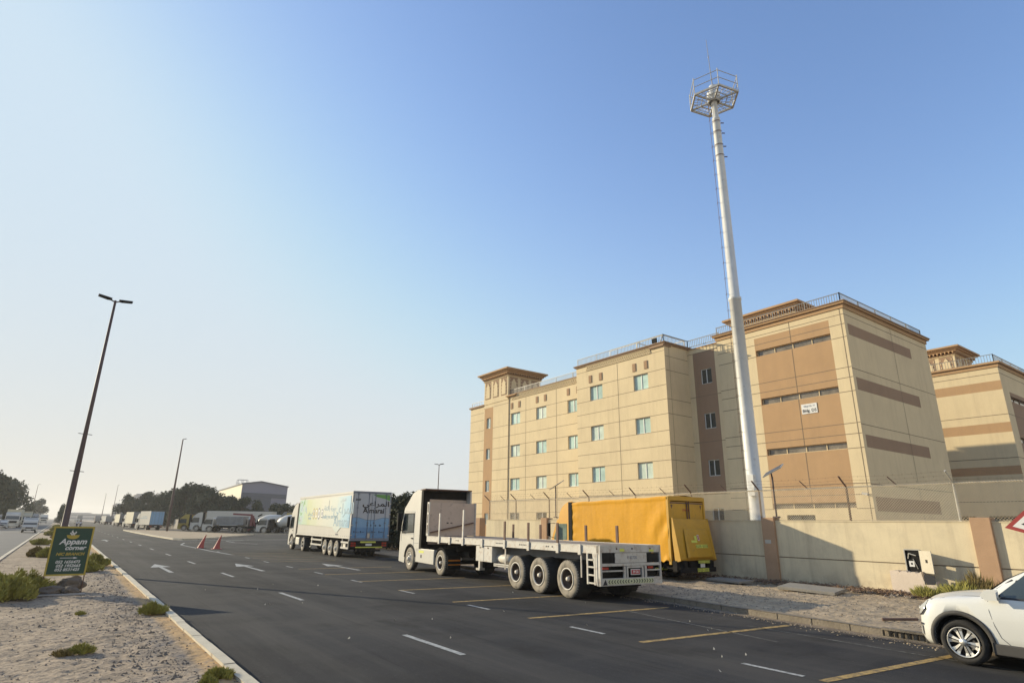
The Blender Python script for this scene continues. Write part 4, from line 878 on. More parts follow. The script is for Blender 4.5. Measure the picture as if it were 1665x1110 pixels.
def flatbed_truck():
    T = thing('flatbed_truck', 'white articulated truck with an empty rusty-white flatbed trailer and side stakes', 'truck', (12.9, 13.3, 0), 4)
    H = 3.68
    cab(T, 12.95, H=H, Ln=2.35, axle=13.95, side_fairing=False)
    MB().prism([(.0, 12.5, H+.0), (2.5, 12.5, H+.0), (2.5, 13.1, H-.02), (0, 13.1, H-.02)], (0, 0, .05)).build('roof_deflector', 'rust', T); MB().box(2.42, 2.5, 12.5, 12.95, 2.4, H-.01).build('side_deflector', 'white_paint', T); MB().box(0, .05, 12.72, 12.95, 1.0, H-.03).build('cab_gap_shade', 'black', T)  # black corner strip stands in for the shaded gap behind the cab
    # chassis of the tractor
    c = MB(); c.box(.8, 1.0, 9.4, 13.4, .75, 1.0).box(1.5, 1.7, 9.4, 13.4, .75, 1.0).box(.4, 2.1, 10.3, 10.7, .45, .6).box(.5, 2., 12.6, 12.9, .9, 1.1).box(.55, 1.95, 10.0, 11.2, 1.0, 1.2); c.build('tractor_frame', 'chassis', T)
    rw = MB().box(.0, 2.5, 12.90, 12.945, 1.0, H-.03).build('cab_rear_wall', 'black', T); MB().box(.42, 2.4, 12.86, 12.899, 1.2, H-.42).build('rear_panel', 'headboard', rw)  # wall coloured black to carry the shade around the paler panel
    s = MB(); s.box(.0, .06, 11.25, 13.25, .42, 1.02).box(.0, .3, 11.25, 11.3, .42, 1.0); sk = s.build('side_skirt', 'white_paint', T, bevel=.015)
    MB().box(-.006, -.001, 12.35, 12.9, .84, .94).build('reflective_label', 'chev_yellow', sk); MB().box(-.004, .0, 12.55, 12.7, .62, .76).build('step_hole', 'ink', sk)
    s = MB(); s.box(2.44, 2.5, 11.25, 13.25, .42, 1.02).build('side_skirt', 'white_paint', T, bevel=.015)
    tk = MB(); tk.box(.1, .7, 11.4, 12.5, .45, .98); tk.build('fuel_tank', 'black', T, bevel=.06)
    wheel(T, -.02, 13.95, .53, .3); wheel(T, 2.52, 13.95, .53, .3, right=True)
    for y in (10.55,):
        wheel(T, -.02, y, .53, .62, 'dual'); wheel(T, 2.52, y, .53, .62, 'dual', True)
        for x in (0, 1.9): m = MB(); pts = [(y+r_*math.cos(a), .53+r_*math.sin(a)) for r_, T_ in ((.62, range(9)), (.59, range(8, -1, -1))) for a in [R(20)+R(150)*i/8 for i in T_]]; m.px(pts, x, x+.6); m.build('mudguard', 'black', T)
    MB().box(0, .62, 9.85, 9.88, .3, .85).build('mud_flap', 'black', T); MB().box(1.88, 2.5, 9.85, 9.88, .3, .85).build('mud_flap', 'black', T)
    MB().box(.03, .6, 9.835, 9.85, .62, .68).box(.03, .6, 9.835, 9.85, .46, .5).build('flap_stripe', 'orange_lamp', T)
    # trailer deck
    L_ = 12.1
    d = MB(); d.box(.06, 2.44, .06, L_-.03, 1.53, 1.585); d.build('deck', 'deck', T)
    for x0, x1 in ((0, .055), (2.445, 2.5)):
        r = MB(); r.box(x0, x1, 0, L_, 1.36, 1.6); r.box(x0-.012 if x0 == 0 else x1, x0 if x0 == 0 else x1+.012, .0, L_, 1.36, 1.38).box(x0-.012 if x0 == 0 else x1, x0 if x0 == 0 else x1+.012, .0, L_, 1.58, 1.6)
        r.build('side_rail', 'trailer_white', T)
    # pockets, text stencils, hooks on the left rail
    for y in (.85, 1.98, 3.67, 5.23, 6.9, 8.5, 9.7, 10.75): MB().box(-.05, -.0005, y-.07, y+.07, 1.3, 1.6).build('stake_pocket', 'trailer_white', T, bevel=.008)
    st = MB()
    rn = random.Random(2)
    for y in (2.9, 4.3, 9.2, 5.9):
        x = y
        for k in range(6):
            if rn.random() < .8: st.box(-.0045, -.0005, x-.07-.02, x-.02, 1.46, 1.50)
            x -= .11
    st.build('stencil_marks', 'ink', T)
    for y, h in ((1.98, 2.22), (3.67, 2.22), (5.23, 2.26), (8.5, 2.70), (10.75, 2.58)):
        MB().box(-.045, .0, y-.05, y+.05, 1.30, h, 0).build('stake', 'rust' if h < 2.4 else 'trailer_white', T, bevel=.006)
    for y in (1.98, 3.67, 6.6, 8.66): MB().box(2.5, 2.55, y-.055, y+.055, 1.4, 2.16).build('stake', 'rust', T, bevel=.006)
    # headboard: plate with slotted edge posts and a leaning bar
    h = MB(); h.box(.06, 2.44, L_-.06, L_-.03, 1.6, 3.08, 0); hb = h.build('headboard', 'headboard', T)
    e = MB(); 
    for x in (0, 2.44):
        e.box(x, x+.06, L_-.1, L_-.061, 1.6, 3.1).box(x, x+.06, L_+.06, L_+.1, 1.6, 3.1)
        for z in (1.62, 2.08, 2.55, 3.02): e.box(x, x+.06, L_-.06, L_+.06, z, z+.08)
    e.build('headboard_post', 'trailer_white', T)
    MB().bar((.12, L_-.12, 1.75), (2.35, L_-.12, 2.2), .07, .05).build('loose_bar', 'rust', hb)
    MB().box(.95, 1.05, L_-.066, L_-.0605, 2.15, 2.2).box(1.15, 1.25, L_-.066, L_-.0605, 2.16, 2.2).build('hole', 'ink', hb)
    # main beams and running gear
    b = MB()
    for x in (.72, 1.62): b.prism([(x, .3, 1.5), (x, .3, 1.12), (x, 7.0, 1.05), (x, 8.0, 1.28), (x, 12, 1.3), (x, 12, 1.5)], (.14, 0, 0))
    for y in (.5, 1.6, 2.8, 4., 5.2, 6.4, 7.6, 8.8, 10, 11.2): b.box(.06, 2.44, y, y+.08, 1.38, 1.5)
    for y in (1.5, 3.05, 4.45): b.box(.3, 2.2, y-.07, y+.07, .45, .6).box(.66, .86, y-.55, y+.55, .78, .9)
    b.build('trailer_frame', 'grey_paint', T)
    for y in (1.5, 3.05, 4.45):
        wheel(T, -.03, y, .565, .64, 'dual'); wheel(T, 2.53, y, .565, .64, 'dual', True)
    # tool box, landing legs, water tank, cylinders
    t = MB(); t.box(.0, .55, 6.15, 7.4, .78, 1.33, 0); tb = t.build('tool_box', 'trailer_white', T, bevel=.012); [MB().box(-.01, -.0005, y_, y_+.1, 1.26, 1.31).build('hinge', 'rust', tb) for y_ in (6.4, 7.0)]; MB().box(-.006, -.0005, 6.77, 6.785, .8, 1.31).build('door_seam', 'ink_grey', tb)
    for x in (.25, 2.15): l = MB(); l.box(x, x+.12, 7.5, 7.62, .5, 1.4).box(x-.06, x+.18, 7.42, 7.7, .42, .5); l.build('landing_leg', 'trailer_white', T)
    t = MB(); t.box(.05, .08, 5.25, 5.32, .6, 1.36).box(.05, .5, 4.95, 6.1, .72, .76).lathe([(0, 5.0), (.16, 5.0), (.16, 6.05), (0, 6.05)], (.3, 0, .93), 'y', 14).box(.05, .5, 5.0, 6.1, .66, .7); t.build('rack', 'trailer_white', T)
    MB().box(.9, 1.6, 5.3, 6.9, .85, 1.0).build('air_tank', 'chassis', T, bevel=.05)
    # rear frame
    r = MB(); y = 0
    r.box(.0, 2.5, -.03, .0, 1.39, 1.6).box(.0, .075, -.06, .1, .48, 1.6).box(2.44, 2.5, -.03, .03, .5, 1.6).box(.08, 2.43, -.03, .02, 1.01, 1.09).box(.62, 1.9, -.02, .01, 1.1, 1.38)
    r.box(.95, 1.02, -.028, .03, .68, 1.0).box(1.06, 1.12, -.028, .03, .68, 1.0).box(1.68, 1.74, -.028, .03, .68, 1.0).box(1.80, 1.88, -.028, .03, .68, 1.0).box(.08, .95, -.028, .0, .86, .9).box(1.9, 2.43, -.028, .0, .86, .9)
    r.box(.0, 2.5, -.04, .06, .48, .68).box(1.12, 1.68, -.024, .0, .95, 1.0).box(.85, .9, -.035, -.03, 1.4, 1.58).box(1.65, 1.7, -.035, -.03, 1.4, 1.58)
    rf = r.build('rear_frame', 'trailer_white', T, bevel=.006); MB().box(.08, 2.43, .3, .34, .6, 1.37).build('rear_void_shade', 'chassis', T)  # dark sheet put in to imitate shaded depth behind the open frame
    for x in (.1, 1.92): MB().box(x-.01, x+.47, -.024, -.015, 1.1, 1.37).build('rear_recess_shade', 'chassis', T)  # flat dark plates, the shade of recesses put in as colour
    for x in (.15, 1.95): l = MB(); l.box(x, x+.22, .0, .06, .92, .985).box(x, x+.4, .12, .2, .7, .82, 1); l.build('tail_lamp', ['red_lamp', 'chassis'], T)
    n = MB(); n.box(1.2, 1.58, -.05, -.04, .76, .92, 0).box(1.22, 1.56, -.053, -.05, .78, .90, 1); pl = n.build('number_plate', ['plate', 'plate_red'], T); text('lettering', '39 26', .1, 'plate', pl, (1.39, -.054, .84), 'rear', bold=.002)
    chev(rf, .3, 2.12, -.041, .52, .65, 17, 'chev_cream'); MB().prism([(.1, -.0415, .5), (.28, -.0415, .5), (.2, -.0415, .66)], (0, -.003, 0)).build('warning_mark', 'ink', rf)
    text('lettering', 'F 82720', .12, 'ink_grey', rf, (1.3, -.022, 1.24), 'rear'); 
    for x in (.68, 1.3, 2.05): MB().lathe([(0, -.04), (.03, -.038), (.03, -.03)], (x, 0, 1.5), 'y', 8).build('bolt', 'rust', rf)
    y_ = MB(); y_.box(.8, .98, -.036, -.0305, 1.42, 1.5).box(2.0, 2.2, -.036, -.0305, 1.41, 1.47); y_.build('paint_patch', 'chev_yellow', rf)
    # ladder and panel next to the rear corner
    l = MB(); l.box(-.02, .02, .14, .2, .5, 1.36).box(-.02, .02, .48, .54, .5, 1.36)
    for z in (.52, .74, .96, 1.16): l.box(-.015, .015, .2, .48, z, z+.045)
    l.prism([(-.015, .06, .5), (-.015, .06, 1.36), (-.015, .28, 1.36), (-.015, .1, .5)], (.02, 0, 0)); l.box(-.02, .02, .78, .82, .66, 1.36); l.build('ladder', 'trailer_white', T)
    MB().box(.2, 2.3, .7, .76, .35, 1.0).build('mud_flap', 'black', T)
flatbed_truck()

def graphics_mat():
    m = mat('trailer_print', (.6, .6, .5), .45, .02, 1); N, L, b = nodes(m)
    for l in list(b.inputs['Base Color'].links): L.remove(l)
    tc = N.new('ShaderNodeTexCoord'); sx = N.new('ShaderNodeSeparateXYZ'); L.new(tc.outputs['Object'], sx.inputs[0])
    no = N.new('ShaderNodeTexNoise'); no.inputs['Scale'].default_value = .9; no.inputs['Detail'].default_value = 4; L.new(tc.outputs['Object'], no.inputs[0])
    mm = N.new('ShaderNodeMath'); mm.operation = 'MULTIPLY_ADD'; mm.inputs[1].default_value = 3.; L.new(no.outputs[0], mm.inputs[0]); L.new(sx.outputs[1], mm.inputs[2])
    mr = N.new('ShaderNodeMapRange'); mr.inputs[1].default_value = 1.3; mr.inputs[2].default_value = 14.8; L.new(mm.outputs[0], mr.inputs[0])
    r = N.new('ShaderNodeValToRGB'); e = r.color_ramp.elements
    e[0].position = 0; e[0].color = (.22, .44, .60, 1); e[1].position = 1; e[1].color = (.28, .48, .42, 1)
    for p, c in ((.12, (.34, .52, .60)), (.22, (.50, .55, .50)), (.5, (.56, .55, .45)), (.68, (.50, .53, .36)), (.78, (.46, .50, .27)), (.9, (.36, .52, .42))):
        q = e.new(p); q.color = (*c, 1)
    L.new(mr.outputs[0], r.inputs[0]); L.new(r.outputs[0], b.inputs['Base Color']); M['print'] = m
graphics_mat()
M['rear_grey'] = mat('rear_print_grey', (.40, .43, .47), .5, .03, 1); M['rear_blue'] = mat('rear_print_blue', (.20, .36, .54), .5, .06, 1); M['rear_blue2'] = mat('rear_print_blue_deep', (.13, .28, .48), .5, .1, 1); M['rear_green'] = mat('rear_print_green', (.12, .30, .08), .5, .2, 3)
M['print_text'] = mat('print_text', (.22, .34, .42), .5, .05); M['gold'] = mat('gold_print', (.42, .34, .10), .5, .1)

ALM = '\uFEF2\uFECB\uFE8D\uFEAE\uFEE4\uFEDF\uFE8D'
def reefer_truck():
    T = thing('refrigerated_truck', 'articulated truck with a printed pale blue and green box trailer, rear doors closed', 'truck', (14.66, 37.0, 0), 3.45)
    cab(T, 13.65, H=3.55, Ln=2.2, axle=14.75, side_fairing=True)
    W_, LB = 2.55, 13.35
    b = MB(); b.box(.02, W_-.02, .06, LB, 1.18, 4.0); b.build('box_body', 'white_paint', T, bevel=.02)
    s = MB(); s.px([(.35, 1.82), (.35, 3.78), (LB-.25, 3.78), (LB-.25, 1.95), (3.9, 1.82), (3.1, 1.50), (2.7, 1.50), (2.0, 1.82)], -.004, .019); gp = s.build('side_graphic', 'print', T)
    MB().box(-.012, .0, 5.0, 5.06, 3.0, 3.6).build('scratch', 'ink_grey', gp)
    r = MB()
    for i in range(34): r.box(.0, .02, .3+i*.39, .33+i*.39, 1.28, 1.31)
    r.build('rivet_row', 'ink_grey', T); MB().box(-.01, .03, 0, LB, 3.9, 4.02).box(-.01, .03, 0, LB, 1.16, 1.22).build('edge_trim', 'white_paint', T)
    t = lambda s_, y, z, size, m='print_text', bo=.006, sx=1, **k: text('lettering', s_, size, m, gp, (-.006, y, z), 'left', bold=bo, sx=sx, **k)
    t(ALM, 1.75, 2.95, .95, bo=.012, sx=1.5); t('Almarai', 2.0, 2.15, .82, bo=.012, sx=1.25)
    t('Quality you can trust', 4.7, 2.50, .36, sx=1.15); t('\uFE94\uFED8\uFE9C\uFEDF\uFE8E\uFE91 \uFE93\uFEAE\uFEEE\uFE9F', 4.7, 3.05, .42, bo=.005, sx=1.6); t('\uFEE8\uFE92\uFEDF\uFE8D \uFEE9\uFEAE\uFEF4\uFE9C\uFEDB', 9.7, 2.7, .34, sx=1.2); t('in dairy', 9.8, 2.4, .26)
    t(ALM, 1.9, 3.55, .26, 'rear_grey', .004, 1.5); t('000-5407', 2.75, 1.38, .14, 'ink_grey', .001)
    for i, (y, m1, m2) in enumerate(((8.75, 'gold', 'rear_grey'), (8.05, 'gold', 'plate'), (7.35, 'ink_grey', 'plate'), (6.55, 'ink_grey', 'plate'))):
        c = MB(); n = 18 if i < 3 else 4; a0 = math.pi/4 if i == 3 else 0
        for rr, x_, mi in ((.33, -.006, 0), (.24, -.010, 1), (.12, -.014, 0)):
            c.prism([(x_, y+rr*1.0*math.cos(a0+2*math.pi*k/n), 2.72+rr*1.25*math.sin(a0+2*math.pi*k/n)) for k in range(n)], (-.003, 0, 0), mi)
        c.build('round_badge', [m1, m2], gp)
    # leafy splashes on the front part of the print
    sp = MB(); rn = random.Random(4)
    for i in range(42):
        y = LB-.4-abs(rn.gauss(0, 1.1)); z = rn.uniform(2.1, 3.65); a = rn.uniform(0, 3.1); r_ = rn.uniform(.06, .22)
        if y < 9.2: continue
        sp.prism([(-.0055-.0008*i/42, y+r_*1.4*math.cos(q)*math.cos(a)-r_*.4*math.sin(q)*math.sin(a), z+r_*1.4*math.cos(q)*math.sin(a)+r_*.4*math.sin(q)*math.cos(a)) for q in [k*math.pi/4 for k in range(8)]], (-.0006, 0, 0), i % 3)
    sp.build('leaf_print', ['rear_grey', 'rear_green', 'print_text'], gp)
    # rear
    f = MB(); f.box(0, W_, -.02, .06, 3.93, 4.05).box(0, .07, -.02, .06, 1.05, 3.93).box(W_-.07, W_, -.02, .06, 1.05, 3.93).box(.07, W_-.07, -.02, .06, 1.05, 1.2); f.build('rear_frame', 'ink_grey', T)
    for k, (x0, x1) in enumerate(((.075, W_/2-.012), (W_/2+.012, W_-.075))):
        d = MB(); d.box(x0, x1, -.01, .04, 2.32, 3.92, 0); d.box(x0, x1, -.01, .04, 1.85, 2.32, 1); d.box(x0, x1, -.01, .04, 1.21, 1.85, 2)
        dr = d.build('rear_door', ['rear_grey', 'rear_blue', 'rear_blue2'], T)
        wv = MB(); n = 12; pts = [(x0+(x1-x0)*i/n, 2.36+.09*math.sin((x0+(x1-x0)*i/n)*3.3+.6)) for i in range(n+1)]
        wv.prism([(x, -.0105, z) for x, z in pts]+[(x1, -.0105, 2.2), (x0, -.0105, 2.2)], (0, -.002, 0), 0)
        wv.prism([(x, -.013, z+.012) for x, z in pts]+[(x, -.013, z-.012) for x, z in reversed(pts)], (0, -.001, 0), 1); wv.build('wave_print', ['rear_blue', 'ink_grey'], dr)
        if k: MB().prism([(x0+.02, -.0105, 3.88), (x1-.02, -.0105, 3.88), (x1-.02, -.0105, 3.5), (x1-.35, -.0105, 3.62), (x0+.3, -.0105, 3.72)], (0, -.002, 0)).build('leaf_print', 'rear_green', dr)
        for x in ((x0+.27, x1-.2) if k == 0 else (x0+.2, x1-.27)):
            g = MB(); g.tube((x, -.05, 1.15), (x, -.05, 3.98), .016, n=8)
            for z in (1.3, 2.1, 3.0, 3.85): g.box(x-.05, x+.05, -.06, -.011, z, z+.06)
            g.tube((x, -.06, 1.55), (x+(.22 if k == 0 else -.22), -.06, 1.6), .014, n=6); g.build('lock_bar', 'ink_grey', dr)
        h = MB()
        for z in (1.35, 1.95, 2.65, 3.3, 3.8): hx = x0-.07 if k == 0 else x1-.06; h.box(hx, hx+.13, -.045, -.021, z, z+.05)
        h.build('hinge', 'galv', dr)
    tr = lambda s_, x, z, size, m='ink', bo=.008, sx=1: text('lettering', s_, size, m, T, (x, -.016, z), 'rear', bold=bo, sx=sx)
    tr(ALM, 1.55, 3.28, .42, sx=1.45, bo=.012); tr('Almarai', 1.42, 2.86, .43, sx=1.05, bo=.012); tr('5407', .35, 3.52, .17)
    for x, s_ in ((1.05, 'f'), (1.3, 't'), (1.6, 'o'), (1.9, 'in')): tr(s_, x, 1.98, .18, bo=.006)
    for x in (.32, .75, 1.5, 1.95): tr('2 \u2014', x, 1.58, .14, bo=.008)
    MB().box(W_/2-.18, W_/2-.02, -.07, -.02, 1.22, 1.5).build('lock_plate', 'galv', T)
    # under-run, lamps
    u = MB(); u.box(0, W_, -.01, .12, .62, 1.05, 0).box(.5, 2.05, .0, .08, .42, .56, 1).box(.7, 1.7, -.02, -.011, .93, 1.02, 2).box(.4, 2.15, -.02, -.011, .64, .70, 2); u.build('rear_bumper', ['chassis', 'chassis', 'chev_yellow'], T)
    for x in (.05, 2.05):
        l = MB(); [l.box(x+.05+.17*i, x+.19+.17*i, -.03, -.011, z, z+.1, 0) for i in range(2) for z in (.72, .86)]; l.build('tail_lamp', 'red_lamp', T)
    MB().box(1.05, 1.45, -.025, -.012, .76, .88).build('number_plate', 'plate', T)
    c = MB(); c.box(.75, .9, .2, 12.5, .95, 1.17).box(1.65, 1.8, .2, 12.5, .95, 1.17)
    for y in (2.65, 3.95, 5.25): c.box(.3, 2.2, y-.07, y+.07, .42, .57)
    c.box(.8, 1.7, 11.2, 14.6, .7, .95).box(.3, .8, 12.3, 13.6, .45, .95); c.build('chassis_frame', 'chassis', T)
    for y in (2.65, 3.95, 5.25): wheel(T, .0, y, .51, .36, 'steer'); wheel(T, W_, y, .51, .36, 'steer', True)
    wheel(T, .0, 11.1, .51, .58, 'dual'); wheel(T, W_, 11.1, .51, .58, 'dual', True); wheel(T, .0, 14.75, .51, .3); wheel(T, 2.5, 14.75, .51, .3, right=True)
    for a, b_ in ((6.1, 8.9), (.25, 1.75)):
        g = MB(); g.box(.02, .06, a, b_, .55, .66).box(.02, .06, a, b_, .88, .99)
        for y in (a+.1, b_-.15): g.box(.06, .12, y, y+.06, .55, 1.17)
        g.build('side_guard', 'white_paint', T)
    MB().box(.1, .16, 9.0, 9.08, .42, 1.17).box(.04, .2, 8.95, 9.15, .36, .42).box(.1, .7, 1.0, 1.5, .62, .95).build('landing_leg', 'galv', T)
    MB().box(.03, .35, 12.4, 13.5, .42, .95).build('fuel_tank', 'galv', T, bevel=.04)
reefer_truck()

def curtain_truck():
    T = thing('curtain_truck', 'yellow box truck with tarpaulin sides and a folded tail lift, parked against the wall', 'truck', (19.5, 16.1, .14), 1)
    W_, LB = 2.22, 5.8; zt0, zt1 = 3.18, 3.05
    # tarpaulin side with folds
    def sheet(xs, sgn, name):
        NY, NZ = 90, 34; vs = []; fs = []
        for j in range(NZ+1):
            for i in range(NY+1):
                y = .02+(LB-.02)*i/NY; z0 = .68+.05*math.sin(i*.9)+.04*(y < .8); zt = zt0+(zt1-zt0)*y/LB+.012*math.sin(y*4.1); z = z0+(zt-z0)*j/NZ; v = j/NZ
                wr = .008*noise.noise(Vector((y*1.6, z*.6, 3)))+.005*noise.noise(Vector((y*6, z*1.2, 5)))
                q = max(0, 1-y/1.5); wr += q*.03*math.sin(9*(y*.75+z*.5)+2*noise.noise(Vector((y, z, 1))))*(.55+.45*math.cos(3*z)) 
                wr += .03*math.exp(-((z-zt+.06)/.05)**2)+.028*math.exp(-((v)/.06)**2)*(1+.6*math.sin(y*11))
                q2 = max(0, 1-abs(y-LB)/.5); wr += q2*.01*math.sin(z*14)
                vs.append((xs+sgn*(.02+wr), y, z))
        for j in range(NZ):
            for i in range(NY): a = j*(NY+1)+i; fs.append((a, a+1, a+NY+2, a+NY+1))
        b = MB(); b.add(vs, fs, 0, True); return b.build(name, 'tarp', T)
    sheet(0, -1, 'side_curtain'); sheet(W_, 1, 'side_curtain')
    b = MB(); b.box(.03, W_-.03, .05, LB-.02, .72, zt1-.06); b.build('inner_box', 'ochre_door', T)
    rf = MB(); n = 24
    for i in range(n):
        y, y1 = LB*i/n, LB*(i+1)/n; za, zb = zt0+(zt1-zt0)*y/LB+.02+.015*math.sin(y*5), zt0+(zt1-zt0)*y1/LB+.02+.015*math.sin(y1*5)
        rf.add([(-.03, y, za-.05), (W_/2, y, za+.04), (W_+.03, y, za-.05), (-.03, y1, zb-.05), (W_/2, y1, zb+.04), (W_+.03, y1, zb-.05)], [(0, 1, 4, 3), (1, 2, 5, 4)], 0, True)
    rf.build('roof_sheet', 'tarp', T)
    hd = MB(); hd.box(-.05, W_+.05, LB+.002, LB+.24, .95, zt1+.02); hd.build('dark_gap_fill', 'black', T)  # black block stands in for the dark gap between box and cab
    # rear frame and doors
    f = MB(); f.box(-.03, .07, -.06, .06, .6, zt0).box(W_-.07, W_+.03, -.06, .06, .6, zt0).box(.07, W_-.07, -.06, .06, zt0-.16, zt0+.02); f.build('rear_frame', ['ochre_door'], T, bevel=.01)
    d = MB()
    d.box(.08, W_/2+.03, -.03, .02, 1.3, zt0-.2); d.box(W_/2+.07, W_-.08, -.03, .02, 1.3, zt0-.2); dd = d.build('rear_door', 'ochre_door', T)
    g = MB(); g.tube((W_/2-.02, -.06, 1.9), (W_/2-.02, -.06, zt0-.16), .02, n=6).tube((W_/2+.12, -.06, 1.9), (W_/2+.12, -.06, zt0-.16), .02, n=6).box(.07, W_-.07, -.038, -.031, zt0-.27, zt0-.22); g.build('lock_bar', 'rust', dd)
    m = MB(); m.prism([(.14, -.035, 2.86), (.26, -.035, 2.86), (.2, -.035, 2.70)], (0, -.003, 0)).prism([(W_-.28, -.035, 2.86), (W_-.16, -.035, 2.86), (W_-.22, -.035, 2.70)], (0, -.003, 0)); m.build('triangle_mark', 'rust', dd)
    text('lettering', 'DHANI', .13, 'plate_red', dd, (1.05, -.034, 2.66), 'rear', shear=.2)
    # tail lift platform (folded up, bulging outwards)
    l = MB(); l.prism([(.02, -.1, 2.32), (.02, -.16, 2.32), (-.0, -.46, .78), (-.0, -.24, .72)], (W_-.02, 0, 0)); tl = l.build('tail_lift_platform', 'ochre_door', T, bevel=.03)
    l = MB(); l.add([(.55, -.27, 1.93), (1.95, -.27, 1.93), (2.0, -.53, .85), (.4, -.53, .85), (.65, -.31, 1.9), (1.75, -.31, 1.9), (1.88, -.56, .9), (.5, -.56, .9)], [(0, 1, 5, 4), (1, 2, 6, 5), (2, 3, 7, 6), (3, 0, 4, 7), (4, 5, 6, 7)]); l.build('lift_ramp', 'ochre_door', tl)
    def onlift(z): return -.31-(1.9-z)*.25-.01
    for x0, z0, ww, hh, n in ((.98, 1.22, .72, .13, 9),):
        q = chev(tl, x0, x0+ww, 0, 0, hh, n); q.rotation_euler = (R(-14.0), 0, 0); q.location = (0, onlift(z0), z0)
    q = MB(); q.box(0, .35, -.004, 0, 0, .09, 0).box(.22, .36, -.005, -.004, .1, .26, 0).box(.42, .52, -.005, 0, .08, .3, 1).box(.44, .5, -.008, -.005, .1, .28, 2); q = q.build('lift_decal', ['chev_yellow', 'plate', 'plate_red'], tl); q.rotation_euler = (R(-14.0), 0, 0); q.location = (.78, onlift(1.42), 1.42)
    chev(T, .95, 1.65, -.56, .66, .76, 9); chev(T, .95, 1.65, -.50, .34, .47, 9); MB().box(1.15, 1.42, -.5, -.49, .5, .64).build('number_plate', 'plate', T)
    u = MB(); u.box(.1, W_-.1, -.48, -.36, .32, .5).box(.25, .4, -.45, .6, .42, .75).box(W_-.4, W_-.25, -.45, .6, .42, .75).tube((.3, -.3, .6), (.3, 1.0, .55), .06, n=8).box(-.02, .12, -.3, -.1, .35, .75).box(W_-.12, W_+.02, -.3, -.1, .35, .75).box(.8, 1.6, -.3, 0, .5, .7); u.build('lift_mechanism', 'chassis', T)
    chev(T, -.15, .55, .68, .36, .45, 7)
    c = MB(); c.box(.6, .75, -.2, 7.2, .5, .7).box(1.6, 1.75, -.2, 7.2, .5, .7).box(.1, W_-.1, .7, .78, .3, .68).box(.15, .6, 3.0, 4.2, .35, .66); c.build('chassis_frame', 'chassis', T)
    wheel(T, .06, 1.55, .42, .5, 'dual'); wheel(T, W_-.06, 1.55, .42, .5, 'dual', True); wheel(T, .1, 6.35, .42, .24); wheel(T, W_-.1, 6.35, .42, .24, right=True)
    # cab
    yf = 7.6; y0 = 6.05; prof = [(y0, .75), (y0, 2.15), (y0+.25, 2.28), (yf-.5, 2.28), (yf-.12, 1.5), (yf, 1.2), (yf, .45), (6.35+.5, .4)]+[(6.35+.48*math.cos(a), .42+.48*math.sin(a)) for a in [math.pi*i/8 for i in range(0, 7)]]
    b = MB(); b.px(prof, .15, W_-.15); b.build('cab', 'yellow_paint', T, bevel=.05)
    for x, sg in ((.146, -1), (W_-.146, 1)):
        MB().prism([(x, y, z) for y, z in ((y0+.35, 1.35), (y0+.35, 2.08), (yf-.55, 2.08), (yf-.25, 1.45), (yf-.27, 1.32))], (sg*.008, 0, 0)).build('side_window', 'cab_glass', T)
        MB().tube((x, yf-.35, 2.1), (x+sg*.3, yf-.2, 2.1), .014, n=6).tube((x, yf-.3, 1.4), (x+sg*.3, yf-.2, 1.5), .014, n=6).box(x+sg*.3-.08, x+sg*.3+.08, yf-.24, yf-.16, 1.5, 2.1).build('mirror', 'black', T, bevel=.015)
    MB().prism([(.25, yf-.47, 2.22), (W_-.25, yf-.47, 2.22), (W_-.2, yf-.12, 1.48), (.2, yf-.12, 1.48)], (0, .03, 0)).build('windscreen', 'glass_dark', T)
    # air deflector: rounded dome
    a = MB(); n = 10; prof = [(6.05, 2.30)]+[(6.05+.95*math.sin(t), 2.30+.78*math.cos(t)) for t in [math.pi/2*i/n for i in range(n+1)]]
    a.px(prof, .2, W_-.2); a.build('air_deflector', 'yellow_paint', T, bevel=.05)
    MB().box(.1, W_-.1, yf-.05, yf+.06, .4, .6).build('bumper', 'grey_paint', T, bevel=.03)
    for x in (.2, W_-.5): MB().box(x, x+.3, yf, yf+.03, .72, .92).build('headlight', 'lamp_clear', T)
curtain_truck()

